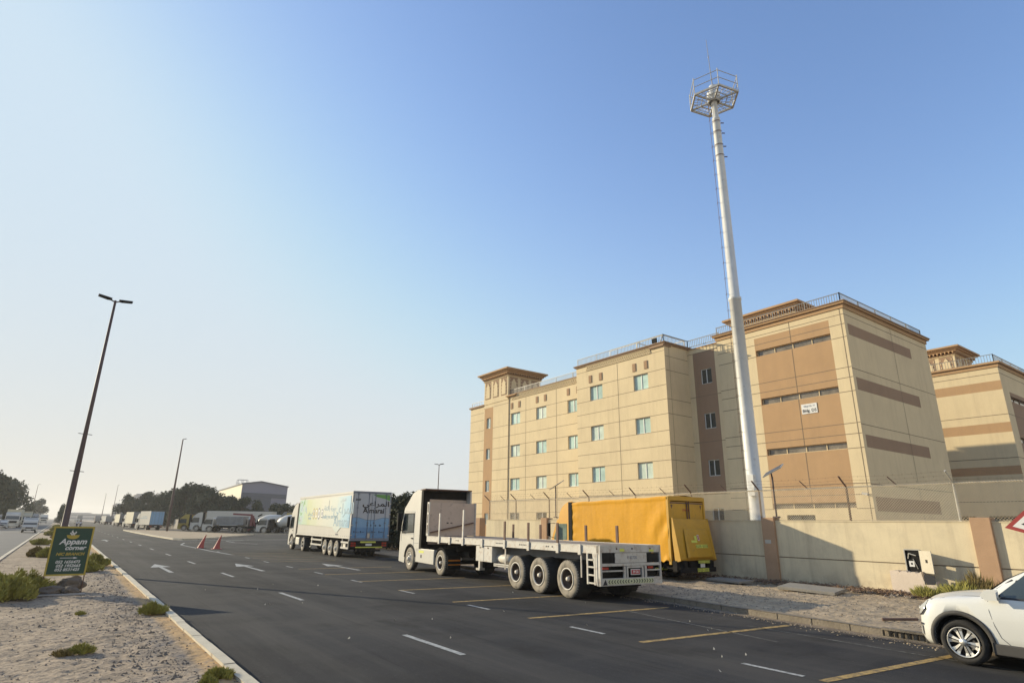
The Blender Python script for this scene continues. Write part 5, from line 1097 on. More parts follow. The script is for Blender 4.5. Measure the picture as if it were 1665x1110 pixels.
# ------------------------------------------------------------------ white car
def car():
    T = thing('white_car', 'white compact crossover parked at the kerb, cut off by the right edge of the photo', 'car', (13.58, 4.37, 0), 0)
    #      y     hw   zb   zs    zt    tw
    ST = [(-3.52, .70, .42, .86, .92, .55), (-3.45, .82, .36, .98, 1.08, .62), (-3.25, .88, .30, 1.06, 1.38, .60), (-2.9, .92, .26, 1.07, 1.56, .62),
          (-2.2, .925, .24, 1.06, 1.63, .66), (-1.5, .925, .24, 1.05, 1.62, .67), (-1.05, .925, .24, 1.04, 1.54, .68), (-.72, .925, .24, 1.03, 1.36, .72), (-.45, .925, .24, 1.01, 1.15, .76), (-.32, .925, .24, 1.00, 1.10, .74),
          (0, .925, .24, .98, 1.075, .70), (.3, .915, .24, .945, 1.03, .66), (.55, .885, .24, .90, .965, .62), (.72, .84, .25, .84, .89, .58), (.84, .76, .27, .76, .80, .52), (.91, .62, .31, .66, .69, .42)]
    def par(y):
        for a, b in zip(ST, ST[1:]):
            if a[0] <= y <= b[0]:
                t = (y-a[0])/(b[0]-a[0]); return [a[k]+(b[k]-a[k])*t for k in range(1, 6)]
        return list((ST[0] if y < ST[0][0] else ST[-1])[1:])
    def sec(y):
        hw, zb, zs, zt, tw = par(y)
        return [(0, zb), (hw*.85, zb), (hw*.965, zb+.08), (hw, zb+.26), (hw*1.005, zb+(zs-zb)*.62), (hw*.985, zs-.06), (hw*.95, zs), (hw*.95*.62+tw*.38, zs+(zt-zs)*.42), (tw*.97+.03, zt-.05), (tw*.86, zt-.012), (tw*.5, zt+.004), (0, zt+.008)]
    def bx(y, z):
        s = sec(y)
        for a, b in zip(s[1:], s[2:]):
            if a[1] <= z <= b[1] and b[1] > a[1]: return a[0]+(b[0]-a[0])*(z-a[1])/(b[1]-a[1])
        return s[1][0] if z < s[1][1] else s[-2][0]
    ys = []
    for a, b in zip(ST, ST[1:]):
        k = max(1, int((b[0]-a[0])/.12)); ys += [a[0]+(b[0]-a[0])*i/k for i in range(k)]
    ys.append(ST[-1][0]); mb = MB(); rows = []
    vs = []; n = None
    for y in ys:
        s = sec(y); ring = [(-x, y, z) for x, z in reversed(s[1:-1])]; ring = [(x, y, z) for x, z in s[:-1]]+[(0, y, s[-1][1])]+ring
        n = len(ring); vs += ring
    fs = [(j*n+i, j*n+(i+1) % n, (j+1)*n+(i+1) % n, (j+1)*n+i) for j in range(len(ys)-1) for i in range(n)]
    fs += [tuple(range(n)), tuple(range((len(ys)-1)*n, len(ys)*n))]
    mb.add(vs, fs, 0, True); body = mb.build('body', ['car_white', 'black'], T)
    for y in (0, -2.64):
        c = MB(); c.lathe([(.405, -1.2), (.405, 1.2)], (0, y, .37), 'x', 40); c.f += [list(range(40)), list(range(79, 39, -1))]; c.m += [0, 0]; c.sm += [False, False]
        co = c.build('cutter', 'black', T); m = body.modifiers.new('b', 'BOOLEAN'); m.object = co; m.operation = 'DIFFERENCE'; m.solver = 'EXACT'
        bpy.context.view_layer.update(); dg = bpy.context.evaluated_depsgraph_get(); me = bpy.data.meshes.new_from_object(body.evaluated_get(dg)); body.modifiers.clear(); body.data = me
        bpy.data.objects.remove(co)
    body.data.name = 'body'
    MB().box(-.68, .68, -3.0, .5, .3, .75).build('inner_floor', 'black', T)
    def patch(name, m, lo, hi, z0, z1, off=.008, side=-1, nz=6, ny=10, parent=T, oy=0):
        b = MB(); v = []
        for j in range(nz+1):
            z = z0+(z1-z0)*j/nz
            for i in range(ny+1):
                y = lo(z)+(hi(z)-lo(z))*i/ny; v.append((side*(bx(y, z)+off), y+oy, z))
        b.add(v, [(j*(ny+1)+i, j*(ny+1)+i+1, (j+1)*(ny+1)+i+1, (j+1)*(ny+1)+i) for j in range(nz) for i in range(ny)], 0, True)
        return b.build(name, m, parent)
    fy = lambda a, b, z0, z1: (lambda z: a+(b-a)*(z-z0)/(z1-z0))
    for sd_ in (-1, 1):
        patch('window_surround', 'ink', lambda z: -3.0, fy(-.36, -1.0, 1.04, 1.49), 1.04, 1.49, .004, sd_)
        patch('side_window', 'glass_dark', lambda z: -1.42, fy(-.58, -1.02, 1.07, 1.46), 1.07, 1.46, .009, sd_)
        patch('side_window', 'glass_dark', lambda z: -2.5, lambda z: -1.52, 1.07, 1.48, .009, sd_)
        b = MB()   # headlight, swept back along the wing
        pts = [(.44, .93), (.62, .925), (.78, .84), (.86, .74), (.80, .70), (.70, .72), (.55, .80)]
        b.add([(sd_*(bx(y, z)+.022), y+.03, z) for y, z in pts]+[(sd_*(bx(.68, .82)+.045), .73, .825)], [(i, (i+1) % 7, 7) for i in range(7)], 0, True); hl = b.build('headlight', 'lamp_clear', T)
        b = MB(); b.lathe([(.05, 0), (.045, .02), (0, .03)], (sd_*(bx(.74, .79)+.012), .75, .79), 'y', 14); b.build('lamp_reflector', 'chrome', hl)
        b = MB(); hs = [(.36, .955), (.60, .935), (.79, .85), (.885, .74), (.83, .685), (.69, .70), (.54, .785)]; b.add([(sd_*(bx(y, z)+.012), y+.02, z) for y, z in hs]+[(sd_*(bx(.68, .82)+.03), .70, .825)], [(i, (i+1) % 7, 7) for i in range(7)], 0, True); b.build('headlight_surround', 'ink', T)
        b = MB(); b.add([(sd_*(bx(y, z)+.02), y+.03, z) for y, z in ((.70, .58), (.88, .57), (.88, .53), (.72, .55))], [(0, 1, 2, 3)]); b.add([(sd_*(bx(y, z)+.02), y+.03, z) for y, z in ((.74, .54), (.87, .53), (.84, .40), (.78, .38))], [(0, 1, 2, 3)], 1); b.build('fog_lamp', ['ink', 'lamp_clear'], T)
        # arch cladding, sill
        for y0 in (0, -2.64):
            v = []; k = 22
            for i in range(k+1):
                a = R(-14)+R(208)*i/k
                for rr, o_ in ((.405, -.05), (.407, .016), (.47, .018), (.478, .004)):
                    y = y0+rr*math.cos(a); z = .37+rr*math.sin(a); v.append((sd_*(max(bx(y, max(z, .3)), .80)+o_), y, z))
            b = MB(); b.add(v, [(i*4+j, i*4+j+1, (i+1)*4+j+1, (i+1)*4+j) for i in range(k) for j in range(3)], 0, True); b.build('arch_cladding', 'clad', T)
        b = MB(); b.prism([(sd_*.80, -2.2, .20), (sd_*.935, -2.2, .24), (sd_*.935, -2.2, .40), (sd_*.80, -2.2, .42)], (0, 1.77, 0)); b.build('sill', 'clad', T, bevel=.015)
        # mirror
        b = MB(); b.px([(-.62, 1.055), (-.50, 1.05), (-.46, 1.09), (-.51, 1.15), (-.62, 1.16)], sd_*.97, sd_*1.08); b.build('mirror', 'car_white', T, bevel=.03)
        MB().add([(sd_*.90, -.62, 1.04), (sd_*.90, -.38, 1.03), (sd_*.86, -.62, 1.15), (sd_*.98, -.60, 1.08), (sd_*.98, -.52, 1.08)], [(0, 1, 2), (0, 3, 4, 1), (1, 4, 2), (0, 2, 3), (2, 4, 3)]).build('mirror_base', 'black', T)
        # panel gaps
        g = MB(); gp = [(-.46, 1.0), (-.46, .86), (-.50, .66), (-.56, .5), (-.66, .40)]
        for (a, za), (c, zc) in zip(gp, gp[1:]): g.bar((sd_*(bx(a, za)+.0), a, za), (sd_*(bx(c, zc)+.0), c, zc), .006, .007, up=(1, 0, 0))
        g.build('door_gap', 'ink', T)
        g = MB(); gp = [(-.45, 1.065), (-.1, 1.035), (.2, .985), (.42, .945)]
        for (a, za), (c, zc) in zip(gp, gp[1:]): g.bar((sd_*(bx(a, za)+.001), a, za), (sd_*(bx(c, zc)+.001), c, zc), .005, .006)
        g.build('bonnet_gap', 'ink', T)
        MB().box(sd_*.94-.012, sd_*.94+.012, -1.35, -1.15, .86, .89).build('door_handle', 'car_white', T, bevel=.008)
    v = []
    for y, z in ((-.42, 1.14), (-.72, 1.345), (-1.08, 1.545)):
        hw, zb, zs, zt, tw = par(y); v.append([(x, y+.012, zt+.012-.03*abs(x)/tw) for x in [tw*.92*t for t in (-1, -.5, 0, .5, 1)]])
    b = MB(); b.add([p for r_ in v for p in r_], [(j*5+i, j*5+i+1, (j+1)*5+i+1, (j+1)*5+i) for j in range(2) for i in range(4)], 0, True); b.build('windscreen', 'glass_dark', T)
    MB().box(-.5, .5, .86, .925, .62, .70).build('grille', 'ink', T); MB().box(-.7, .7, .74, .86, .24, .40).build('lower_bumper', 'clad', T, bevel=.03)
    for y in (0, -2.64):
        o = wheel(T, -.90, y, .355, .23, 'car'); o = wheel(T, .90, y, .355, .23, 'car', True)
    for c in [x for x in bpy.data.objects if x.parent == T]:
        if c.name.split('.')[0] in ('wheel', 'arch_cladding'): continue
        for o_ in [c]+[x for x in bpy.data.objects if x.parent == c]:
            for v_ in o_.data.vertices:
                if v_.co.y > .42: v_.co.y = .42+(v_.co.y-.42)*.52
                if v_.co.z > .5: v_.co.z += min((v_.co.z-.5)*.09, .045)
car()

# ------------------------------------------------------------------ background vehicles
def box_truck(label, loc, yaw, Lb=7.5, top=3.7, side='white_paint', rear='white_paint', cabp='white_paint', art=False, group='box trucks parked along the road', base=1.1, text_=False):
    T = thing('box_truck', label, 'truck', (*loc, 0), yaw, group); W_ = 2.5
    cab(T, Lb+.35, H=3.3, Ln=2.0, paint=cabp, spoiler=True, side_fairing=False, detail=False)
    b = MB(); b.box(0, W_, .04, Lb, base, top, 0); bo = b.build('box_body', side, T)
    f = MB()
    for x in (0, W_-.08): f.box(x, x+.08, -.02, .04, base, top)
    f.box(.08, W_-.08, -.02, .04, top-.1, top).box(.08, W_-.08, -.02, .04, base, base+.1); f.build('rear_frame', 'ink_grey', T)
    for x0 in (.09, W_/2+.01):
        d = MB(); d.box(x0, x0+W_/2-.1, -.01, .035, base+.11, top-.11, 0); dr = d.build('rear_door', rear, T)
        for x in (x0+.3, x0+.8): MB().tube((x, -.04, base), (x, -.04, top-.05), .022, n=6).build('lock_bar', 'ink_grey', dr)
    c = MB(); c.box(.7, .85, .1, Lb+1.5, .75, base-.01).box(1.65, 1.8, .1, Lb+1.5, .75, base-.01).box(.1, 2.4, .05, .15, .55, .7); c.build('chassis_frame', 'chassis', T)
    for x in (.15, 2.0): MB().box(x, x+.35, -.02, .05, .74, .86).build('tail_lamp', 'red_lamp', T)
    MB().box(1.0, 1.45, -.01, .05, .74, .86).build('number_plate', 'plate', T)
    for y in ((1.6, 2.9) if art else (2.0,)): wheel(T, .02, y, .5, .55, 'dual'); wheel(T, W_-.02, y, .5, .55, 'dual', True)
    wheel(T, .02, Lb+1.0, .5, .3); wheel(T, W_-.02, Lb+1.0, .5, .3, right=True)
    MB().box(.04, .08, 3.4, Lb-.8, .6, .72).box(.04, .08, 3.4, Lb-.8, .85, .95).build('side_guard', 'rim_white', T)
    if text_:
        for z, n_ in ((2.6, 4), (2.3, 6)):
            m = MB()
            for i in range(n_*3): m.box(-.006, -.001, 2+i*.28, 2+i*.28+.18, z, z+.14)
            m.build('side_print', 'print_text', bo)
    return T
box_truck('white-sided box truck with blue rear doors, nearest of the row along the road', (14.45, 142), -9, 7.2, 3.75, 'white_paint', 'rear_blue', text_=True)
M['cream_box'] = mat('cream_box', (.55, .50, .36), .6, .05)
M['grey_box'] = mat('grey_box', (.26, .26, .25), .6, .15, 1)
box_truck('cream-sided truck with grey corrugated rear doors, second of the row along the road', (14.7, 181), -8, 7.5, 3.9, 'cream_box', 'grey_box', art=True)
box_truck('pale truck with grey rear doors, third of the row along the road', (14.8, 226), -6, 7, 3.6, 'cream_box', 'grey_box')
box_truck('dark-sided low truck, fourth of the row along the road', (14.2, 285), -6, 8, 3.2, 'grey_box', 'grey_box')
box_truck('white-cabbed truck far up the road, fifth of the row', (13.0, 345), 1, 8, 3.4, 'rust', 'grey_box')
box_truck('hazy truck driving away in the middle of the far road', (7.6, 430), 0, 7, 3.6, 'grey_box', 'grey_box', group='far traffic')

# opposite carriageway: vehicles face the camera (yaw 180)
def lorry(label, loc, yaw, Lb, side, cabp='white_paint', top=3.9, group='lorries parked facing the camera'):
    return box_truck(label, loc, yaw, Lb, top, side, 'grey_box', cabp, True, group, 1.15)
lorry('white lorry facing the camera under the dark trees at the left', (-7.25, 188), 180, 12, 'cream_box')
lorry('beige box lorry just behind the white lorry on the opposite road', (-6.6, 222), 180, 8, 'cream_box', 'cream_box', 3.8)
lorry('grey lorry behind the van on the opposite road', (-5.9, 262), 180, 9, 'grey_box', 'grey_box', 3.6)
lorry('hazy white lorry furthest along the opposite road', (-4.6, 350), 180, 9, 'white_paint', 'white_paint', 3.6)
def van(label, loc, yaw, h=2.15, w_=1.8, L=4.9, name='white_van', cat='van', paint='white_paint'):
    T = thing(name, label, cat, (*loc, 0), yaw)
    p = [(0, .35), (0, h*.9), (.25, h), (L-1.6, h), (L-.95, h*.78), (L-.6, h*.52), (L-.08, h*.42), (L, .45), (L, .3)]
    b = MB(); b.px(p, 0, w_); b.build('body', paint, T, bevel=.09, seg=2)
    MB().prism([(.14, L-1.5, h*.95), (w_-.14, L-1.5, h*.95), (w_-.1, L-.62, h*.555), (.1, L-.62, h*.555)], (0, .05, .02)).build('windscreen', 'glass_dark', T)
    for x, s in ((-.003, -1), (w_+.003, 1)):
        MB().prism([(x, y, z) for y, z in ((.4, h*.55), (.4, h*.88), (L-1.65, h*.88), (L-1.05, h*.56))], (s*.005, 0, 0)).build('side_window', 'glass_dark', T)
        MB().box(x+s*.02-.08, x+s*.02+.1*s+.08, L-1.2, L-1.1, h*.52, h*.64).build('mirror', 'black', T, bevel=.02)
    g = MB(); g.box(.45, w_-.45, L, L+.02, .62, .82).build('grille', 'ink', T); MB().box(.1, w_-.1, L-.02, L+.04, .3, .5).build('bumper', 'ink', T, bevel=.01)
    MB().box(.65, w_-.65, L+.04, L+.05, .38, .48).build('number_plate', 'plate', T)
    for x in (.08, w_-.42): MB().box(x, x+.34, L-.06, L+.03, .68, .84).build('headlight', 'lamp_clear', T, bevel=.02)
    for y in (.9, L-.85): wheel(T, .02, y, .34, .2, 'car'); wheel(T, w_-.02, y, .34, .2, 'car', True)
    return T
van('white van driving towards the camera on the opposite road', (-2.62, 122.5), 180)
van('small white pickup-like car at the far left edge, parked before the lorry', (-8.2, 160), 180, 1.7, 1.75, 4.4, 'parked_car', 'car')
van('dark-windowed silver vehicle cut off by the left edge of the photo', (-8.9, 150), 180, 2.6, 2.1, 6, 'parked_van', 'van', 'grey_box')
van('tiny white car driving away far up the road beside two walkers', (5.2, 330), 0, 1.9, 1.8, 4.6, 'white_car', 'car')

def lot_trucks():
    YW = -54
    def place(name, label, cat, x, y, g='trucks parked side-on in the lot'): return thing(name, label, cat, (x, y, 0), YW, g)
    # white semi behind
    T = place('articulated_truck', 'long white articulated truck parked side-on behind the tipper', 'truck', 35.0, 131.4)
    cab(T, 14.2, H=3.7, Ln=2.3, detail=True); MB().box(0, 2.5, 0, 13.4, 1.15, 4.0).build('trailer_box', 'white_paint', T, bevel=.03)
    MB().box(.7, 1.8, .2, 15.5, .8, 1.15).build('chassis_frame', 'chassis', T); MB().box(.1, .5, 10.4, 12.0, .5, 1.1).build('fuel_tank', 'black', T)
    for y in (1.6, 2.9, 4.2): wheel(T, 0, y, .52, .4); wheel(T, 2.5, y, .52, .4, right=True)
    for y, k in ((11.7, 'dual'), (15.15, 'steer')): wheel(T, 0, y, .52, .4, k); wheel(T, 2.5, y, .52, .4, k, True)
    # yellow cab
    T = place('articulated_truck', 'yellow-cabbed truck parked furthest left in the lot, behind the white one', 'truck', 31.8, 139.2)
    M['mustard'] = mat('mustard', (.40, .30, .06), .5, .08, 1)
    cab(T, 12.0, H=3.3, Ln=2.2, paint='mustard'); MB().box(.1, 2.4, 0, 11.5, 1.0, 1.25).build('trailer_deck', 'chassis', T)
    for y in (1.6, 2.9, 9.6): wheel(T, 0, y, .52, .4, 'dual'); wheel(T, 2.5, y, .52, .4, 'dual', True)
    wheel(T, 0, 12.85, .52, .3); wheel(T, 2.5, 12.85, .52, .3, right=True)
    # tipper with crane
    T = place('tipper_truck', 'white-cabbed tipper truck with grey ribbed body and a folded loader crane', 'truck', 29.6, 122.9)
    cab(T, 7.7, H=3.3, Ln=1.9, spoiler=False)
    b = MB(); b.box(.05, 2.45, 2.0, 7.2, 1.35, 2.55)
    for i in range(12): b.box(-.02, .05, 2.0+i*.46, 2.07+i*.46, 1.35, 2.55)
    b.box(-.03, .05, 2.0, 7.2, 2.5, 2.62).box(.1, 2.4, 2.1, 7.1, 2.55, 2.9); b.build('tipper_body', 'grey_box', T)
    M['crane_red'] = mat('crane_red', (.20, .05, .045), .6, .2, 3)
    c = MB(); c.bar((1.2, .9, 1.2), (1.2, .9, 3.1), .5, .5).bar((1.2, .9, 3.2), (1.2, 4.6, 3.35), .28, .32).bar((1.2, .4, 2.4), (1.2, 1.2, 3.3), .3, .3).bar((1.2, .2, 1.2), (1.2, .6, 2.4), .25, .25).bar((.0, .9, .5), (2.4, .9, .9), .25, .25); c.build('loader_crane', 'crane_red', T)
    MB().bar((1.2, -.2, 3.0), (1.2, -.9, 3.35), .3, .2).build('crane_hook', 'black', T)
    MB().box(.7, 1.8, 0, 9, .8, 1.15).build('chassis_frame', 'chassis', T)
    for y in (2.6, 3.9): wheel(T, 0, y, .52, .55, 'dual'); wheel(T, 2.5, y, .52, .55, 'dual', True)
    wheel(T, 0, 8.25, .52, .3); wheel(T, 2.5, 8.25, .52, .3, right=True)
    # mixer
    def mixer(label, x, y, k=1):
        T = place('concrete_mixer', label, 'truck', x, y)
        cab(T, 6.9, H=3.3, Ln=1.9, spoiler=False)
        d = MB(); d.lathe([(0, 0), (.45, 0), (.62, .15), (.85, .9), (1.16, 2.2), (1.2, 3.0), (.95, 4.1), (.35, 4.75), (0, 4.8)], axis='y', n=24)
        q = d.build('mixer_drum', 'white_paint', T); q.location = (1.25, .9, 2.72); q.rotation_euler = (R(-13), 0, 0)
        h = MB(); h.prism([(.6, .3, 3.1), (1.9, .3, 3.1), (1.7, .9, 2.5), (.8, .9, 2.5)], (0, 0, .8)).bar((1.25, .5, 1.2), (1.25, .7, 2.9), .3, .3).bar((1.25, .4, 2.4), (1.25, -.4, 1.6), .4, .08); h.build('chute_frame', 'grey_box', T)
        MB().box(.4, 2.1, 5.8, 6.7, 1.1, 1.9).lathe([(0, 0), (.35, 0), (.35, .9), (0, .9)], (.6, 5.8, 2.2), 'y', 14).build('water_tank', 'chassis', T)
        MB().box(.7, 1.8, .2, 8, .8, 1.15).box(.1, 2.4, 1.2, 4.2, 1.16, 1.26).box(.0, .3, 4.5, 5.3, .6, 1.1).build('chassis_frame', 'chassis', T)
        for y_ in (1.9, 3.25): wheel(T, 0, y_, .52, .55, 'dual'); wheel(T, 2.5, y_, .52, .55, 'dual', True)
        wheel(T, 0, 7.35, .52, .3); wheel(T, 2.5, 7.35, .52, .3, right=True)
    mixer('white concrete mixer truck half hidden behind the printed box trailer cab', 36.2, 113.4)
    mixer('white concrete mixer seen between the tipper and the nearer mixer', 34.6, 121.0)
    # yellow box beyond
    T = place('box_truck', 'dull yellow box truck standing behind the concrete mixer', 'truck', 41.8, 121.5)
    MB().box(0, 2.5, 0, 7.5, 1.15, 3.75).build('box_body', 'mustard', T, bevel=.03); MB().box(-.02, 2.52, -.02, 7.52, 3.76, 3.84).build('roof_edge', 'rim_white', T); cab(T, 7.7, H=3.1, Ln=1.8, spoiler=False, paint='mustard')
    MB().box(.7, 1.8, .2, 8.5, .8, 1.1).build('chassis_frame', 'chassis', T)
    for y_, k in ((1.9, 'dual'), (8.15, 'steer')): wheel(T, 0, y_, .5, .4, k); wheel(T, 2.5, y_, .5, .4, k, True)
lot_trucks()

# ------------------------------------------------------------------ far buildings
def far_buildings():
    T = thing('warehouse', 'large grey gabled warehouse behind the trees and parked trucks', 'building', (45.6, 210.4, 0), 0)
    P1 = Vector((0, 0, 0)); P2 = Vector((13.8, -2.3, 0)); back = Vector((4.1, 58, 0))
    b = MB(); A, B_ = P1, P2; e0, pk, e1 = 13.5, 14.4, 13.0; mid = A.lerp(B_, .40)
    b.poly([A, B_, B_+Z3*e1, mid+Z3*pk, A+Z3*e0], 0); b.quad(A, A+back, A+back+Z3*e0, A+Z3*e0, 2); b.quad(B_, B_+back, B_+back+Z3*e1, B_+Z3*e1, 0); b.poly([A+back, B_+back, B_+back+Z3*e1, mid+back+Z3*pk, A+back+Z3*e0], 0)
    b.build('wall', ['metal_shed', 'metal_shed_dark', 'cream_box'], T)
    n = (B_-A).cross(Z3).normalized(); n = n if n.y < 0 else -n; o = n*.3; u = (B_-A)
    r = MB(); r.prism([A-u*.02+Z3*e0+o, mid+Z3*pk+o, B_+u*.02+Z3*e1+o, B_+u*.02+Z3*(e1+.3)+o, mid+Z3*(pk+.3)+o, A-u*.02+Z3*(e0+.3)+o], back, 0); r.build('roof', 'metal_shed_dark', T)
    c = MB(); c.prism([A+u*.02+Z3*9.6+n*.05, A+u*.98+Z3*9.3+n*.05, A+u*.98+Z3*10.6+n*.05, A+u*.02+Z3*10.9+n*.05], n*.2); c.prism([A+u*.05+n*.05, A+u*.66+n*.05, A+u*.66+Z3*9.4+n*.05, A+u*.05+Z3*9.5+n*.05], n*.1); c.build('cladding_band', 'metal_shed_dark', T)
    f = MB(); p = A+back*.30+Vector((1, 0, e0-.2))
    for dx in (0, 1.6, 3.2):
        for dy in (0, 2): f.bar(p+Vector((dx, dy, 0)), p+Vector((dx, dy, 2.6)), .14, .14, up=(1, 0, 0))
    for z in (1.3, 2.6): f.bar(p+Z3*z, p+Vector((3.2, 0, z)), .12, .12).bar(p+Vector((0, 2, z)), p+Vector((3.2, 2, z)), .12, .12)
    f.build('roof_frame', 'metal_shed', T)
    def block(label, x, y, w_, d, h, name='distant_building', extra=None):
        T = thing(name, label, 'building', (x, y, 0), 0, 'hazy buildings on the horizon')
        MB().box(0, w_, 0, d, 0, h).box(w_*.1, w_*.5, d*.2, d*.8, h, h+1.5).build('wall', 'far_build', T)
        wn = MB()
        for k in range(int(h/4)): wn.box(w_*.05, w_*.95, -.06, -.01, 2+k*4, 3+k*4)
        if h > 5: wn.build('window_band', 'metal_shed_dark', T)
        MB().box(-.2, w_+.2, -.2, d+.2, h+.01, h+.3).build('parapet', 'far_build', T)
        return T
    block('low pale grey building on the horizon left of the dark round tree', 33, 600, 14, 12, 13)
    block('taller pale building with masts, just left of the dark round tree', 48, 620, 16, 14, 22)
    block('wide low white shed closing the far end of the road', 2, 980, 60, 30, 8)
    block('hazy block beyond the opposite road', -40, 800, 25, 20, 7)
    # fence line behind the hedge
    T = thing('perimeter_wall', 'low pale wall running behind the far trees and the box trucks', 'wall', (24, 150, 0), 0)
    MB().box(-.1, .1, 22, 250, 0, 2.2).box(-.12, .12, 22, 250, 2.21, 2.3).build('wall_panel', 'concrete', T)
far_buildings()

# ------------------------------------------------------------------ trees and plants
def tree_mesh(seed, H=10, Rx=3.6, base=.8, n=2600, leaf=.42, lobes=16, m='leaf', squash=1.):
    rn = random.Random(seed); b = MB(); L_ = []
    for i in range(lobes):
        a = rn.uniform(0, 6.28); t = rn.uniform(0, 1); rr = Rx*(.25+.6*math.sqrt(rn.random()))*(1-.45*t*t)
        z = base+(H-base)*(.12+.76*t); L_.append((rr*math.cos(a)*(1-.2*t), rr*math.sin(a)*(1-.2*t), z, Rx*rn.uniform(.34, .55)*(1-.25*t)))
    L_.append((0, 0, H-Rx*.45, Rx*.45))
    vs = []; fs = []
    for k in range(n):
        c = L_[rn.randrange(len(L_))]; d = Vector((rn.gauss(0, 1), rn.gauss(0, 1), rn.gauss(0, 1)*squash)).normalized()
        r_ = c[3]*(rn.random()**.35)*(1+.3*noise.noise(Vector((d.x*2+c[0], d.y*2+c[1], d.z*2))))
        if rn.random() < .06: r_ *= 1.35
        p = Vector(c[:3])+d*r_
        if p.z < base*.4: continue
        nrm = (d+Vector((rn.gauss(0, .7), rn.gauss(0, .7), rn.gauss(0, .7)))).normalized(); u = nrm.orthogonal().normalized(); v = nrm.cross(u)
        s_ = leaf*rn.uniform(.5, 1.25); a = rn.uniform(0, 6.28); e1 = (u*math.cos(a)+v*math.sin(a))*s_; e2 = (v*math.cos(a)-u*math.sin(a))*s_*.55
        o = len(vs); vs += [p-e1, p-e2*.9+e1*.1, p+e1, p+e2]; fs.append((o, o+1, o+2, o+3))
    b.add(vs, fs); t = MB()
    t.tube((0, 0, -.3), (.1, 0, H*.35), H*.026, H*.018, 8).tube((.1, 0, H*.35), (0, .1, H*.7), H*.018, H*.006, 6)
    for i in range(7): l = L_[i*2 % len(L_)]; z = H*rn.uniform(.18, .5); t.tube((.05, 0, z), (l[0]*.8, l[1]*.8, l[2]), H*.009, H*.003, 5)
    return b.mesh('crown', [M[m]]), t.mesh('trunk', [M['bark']])
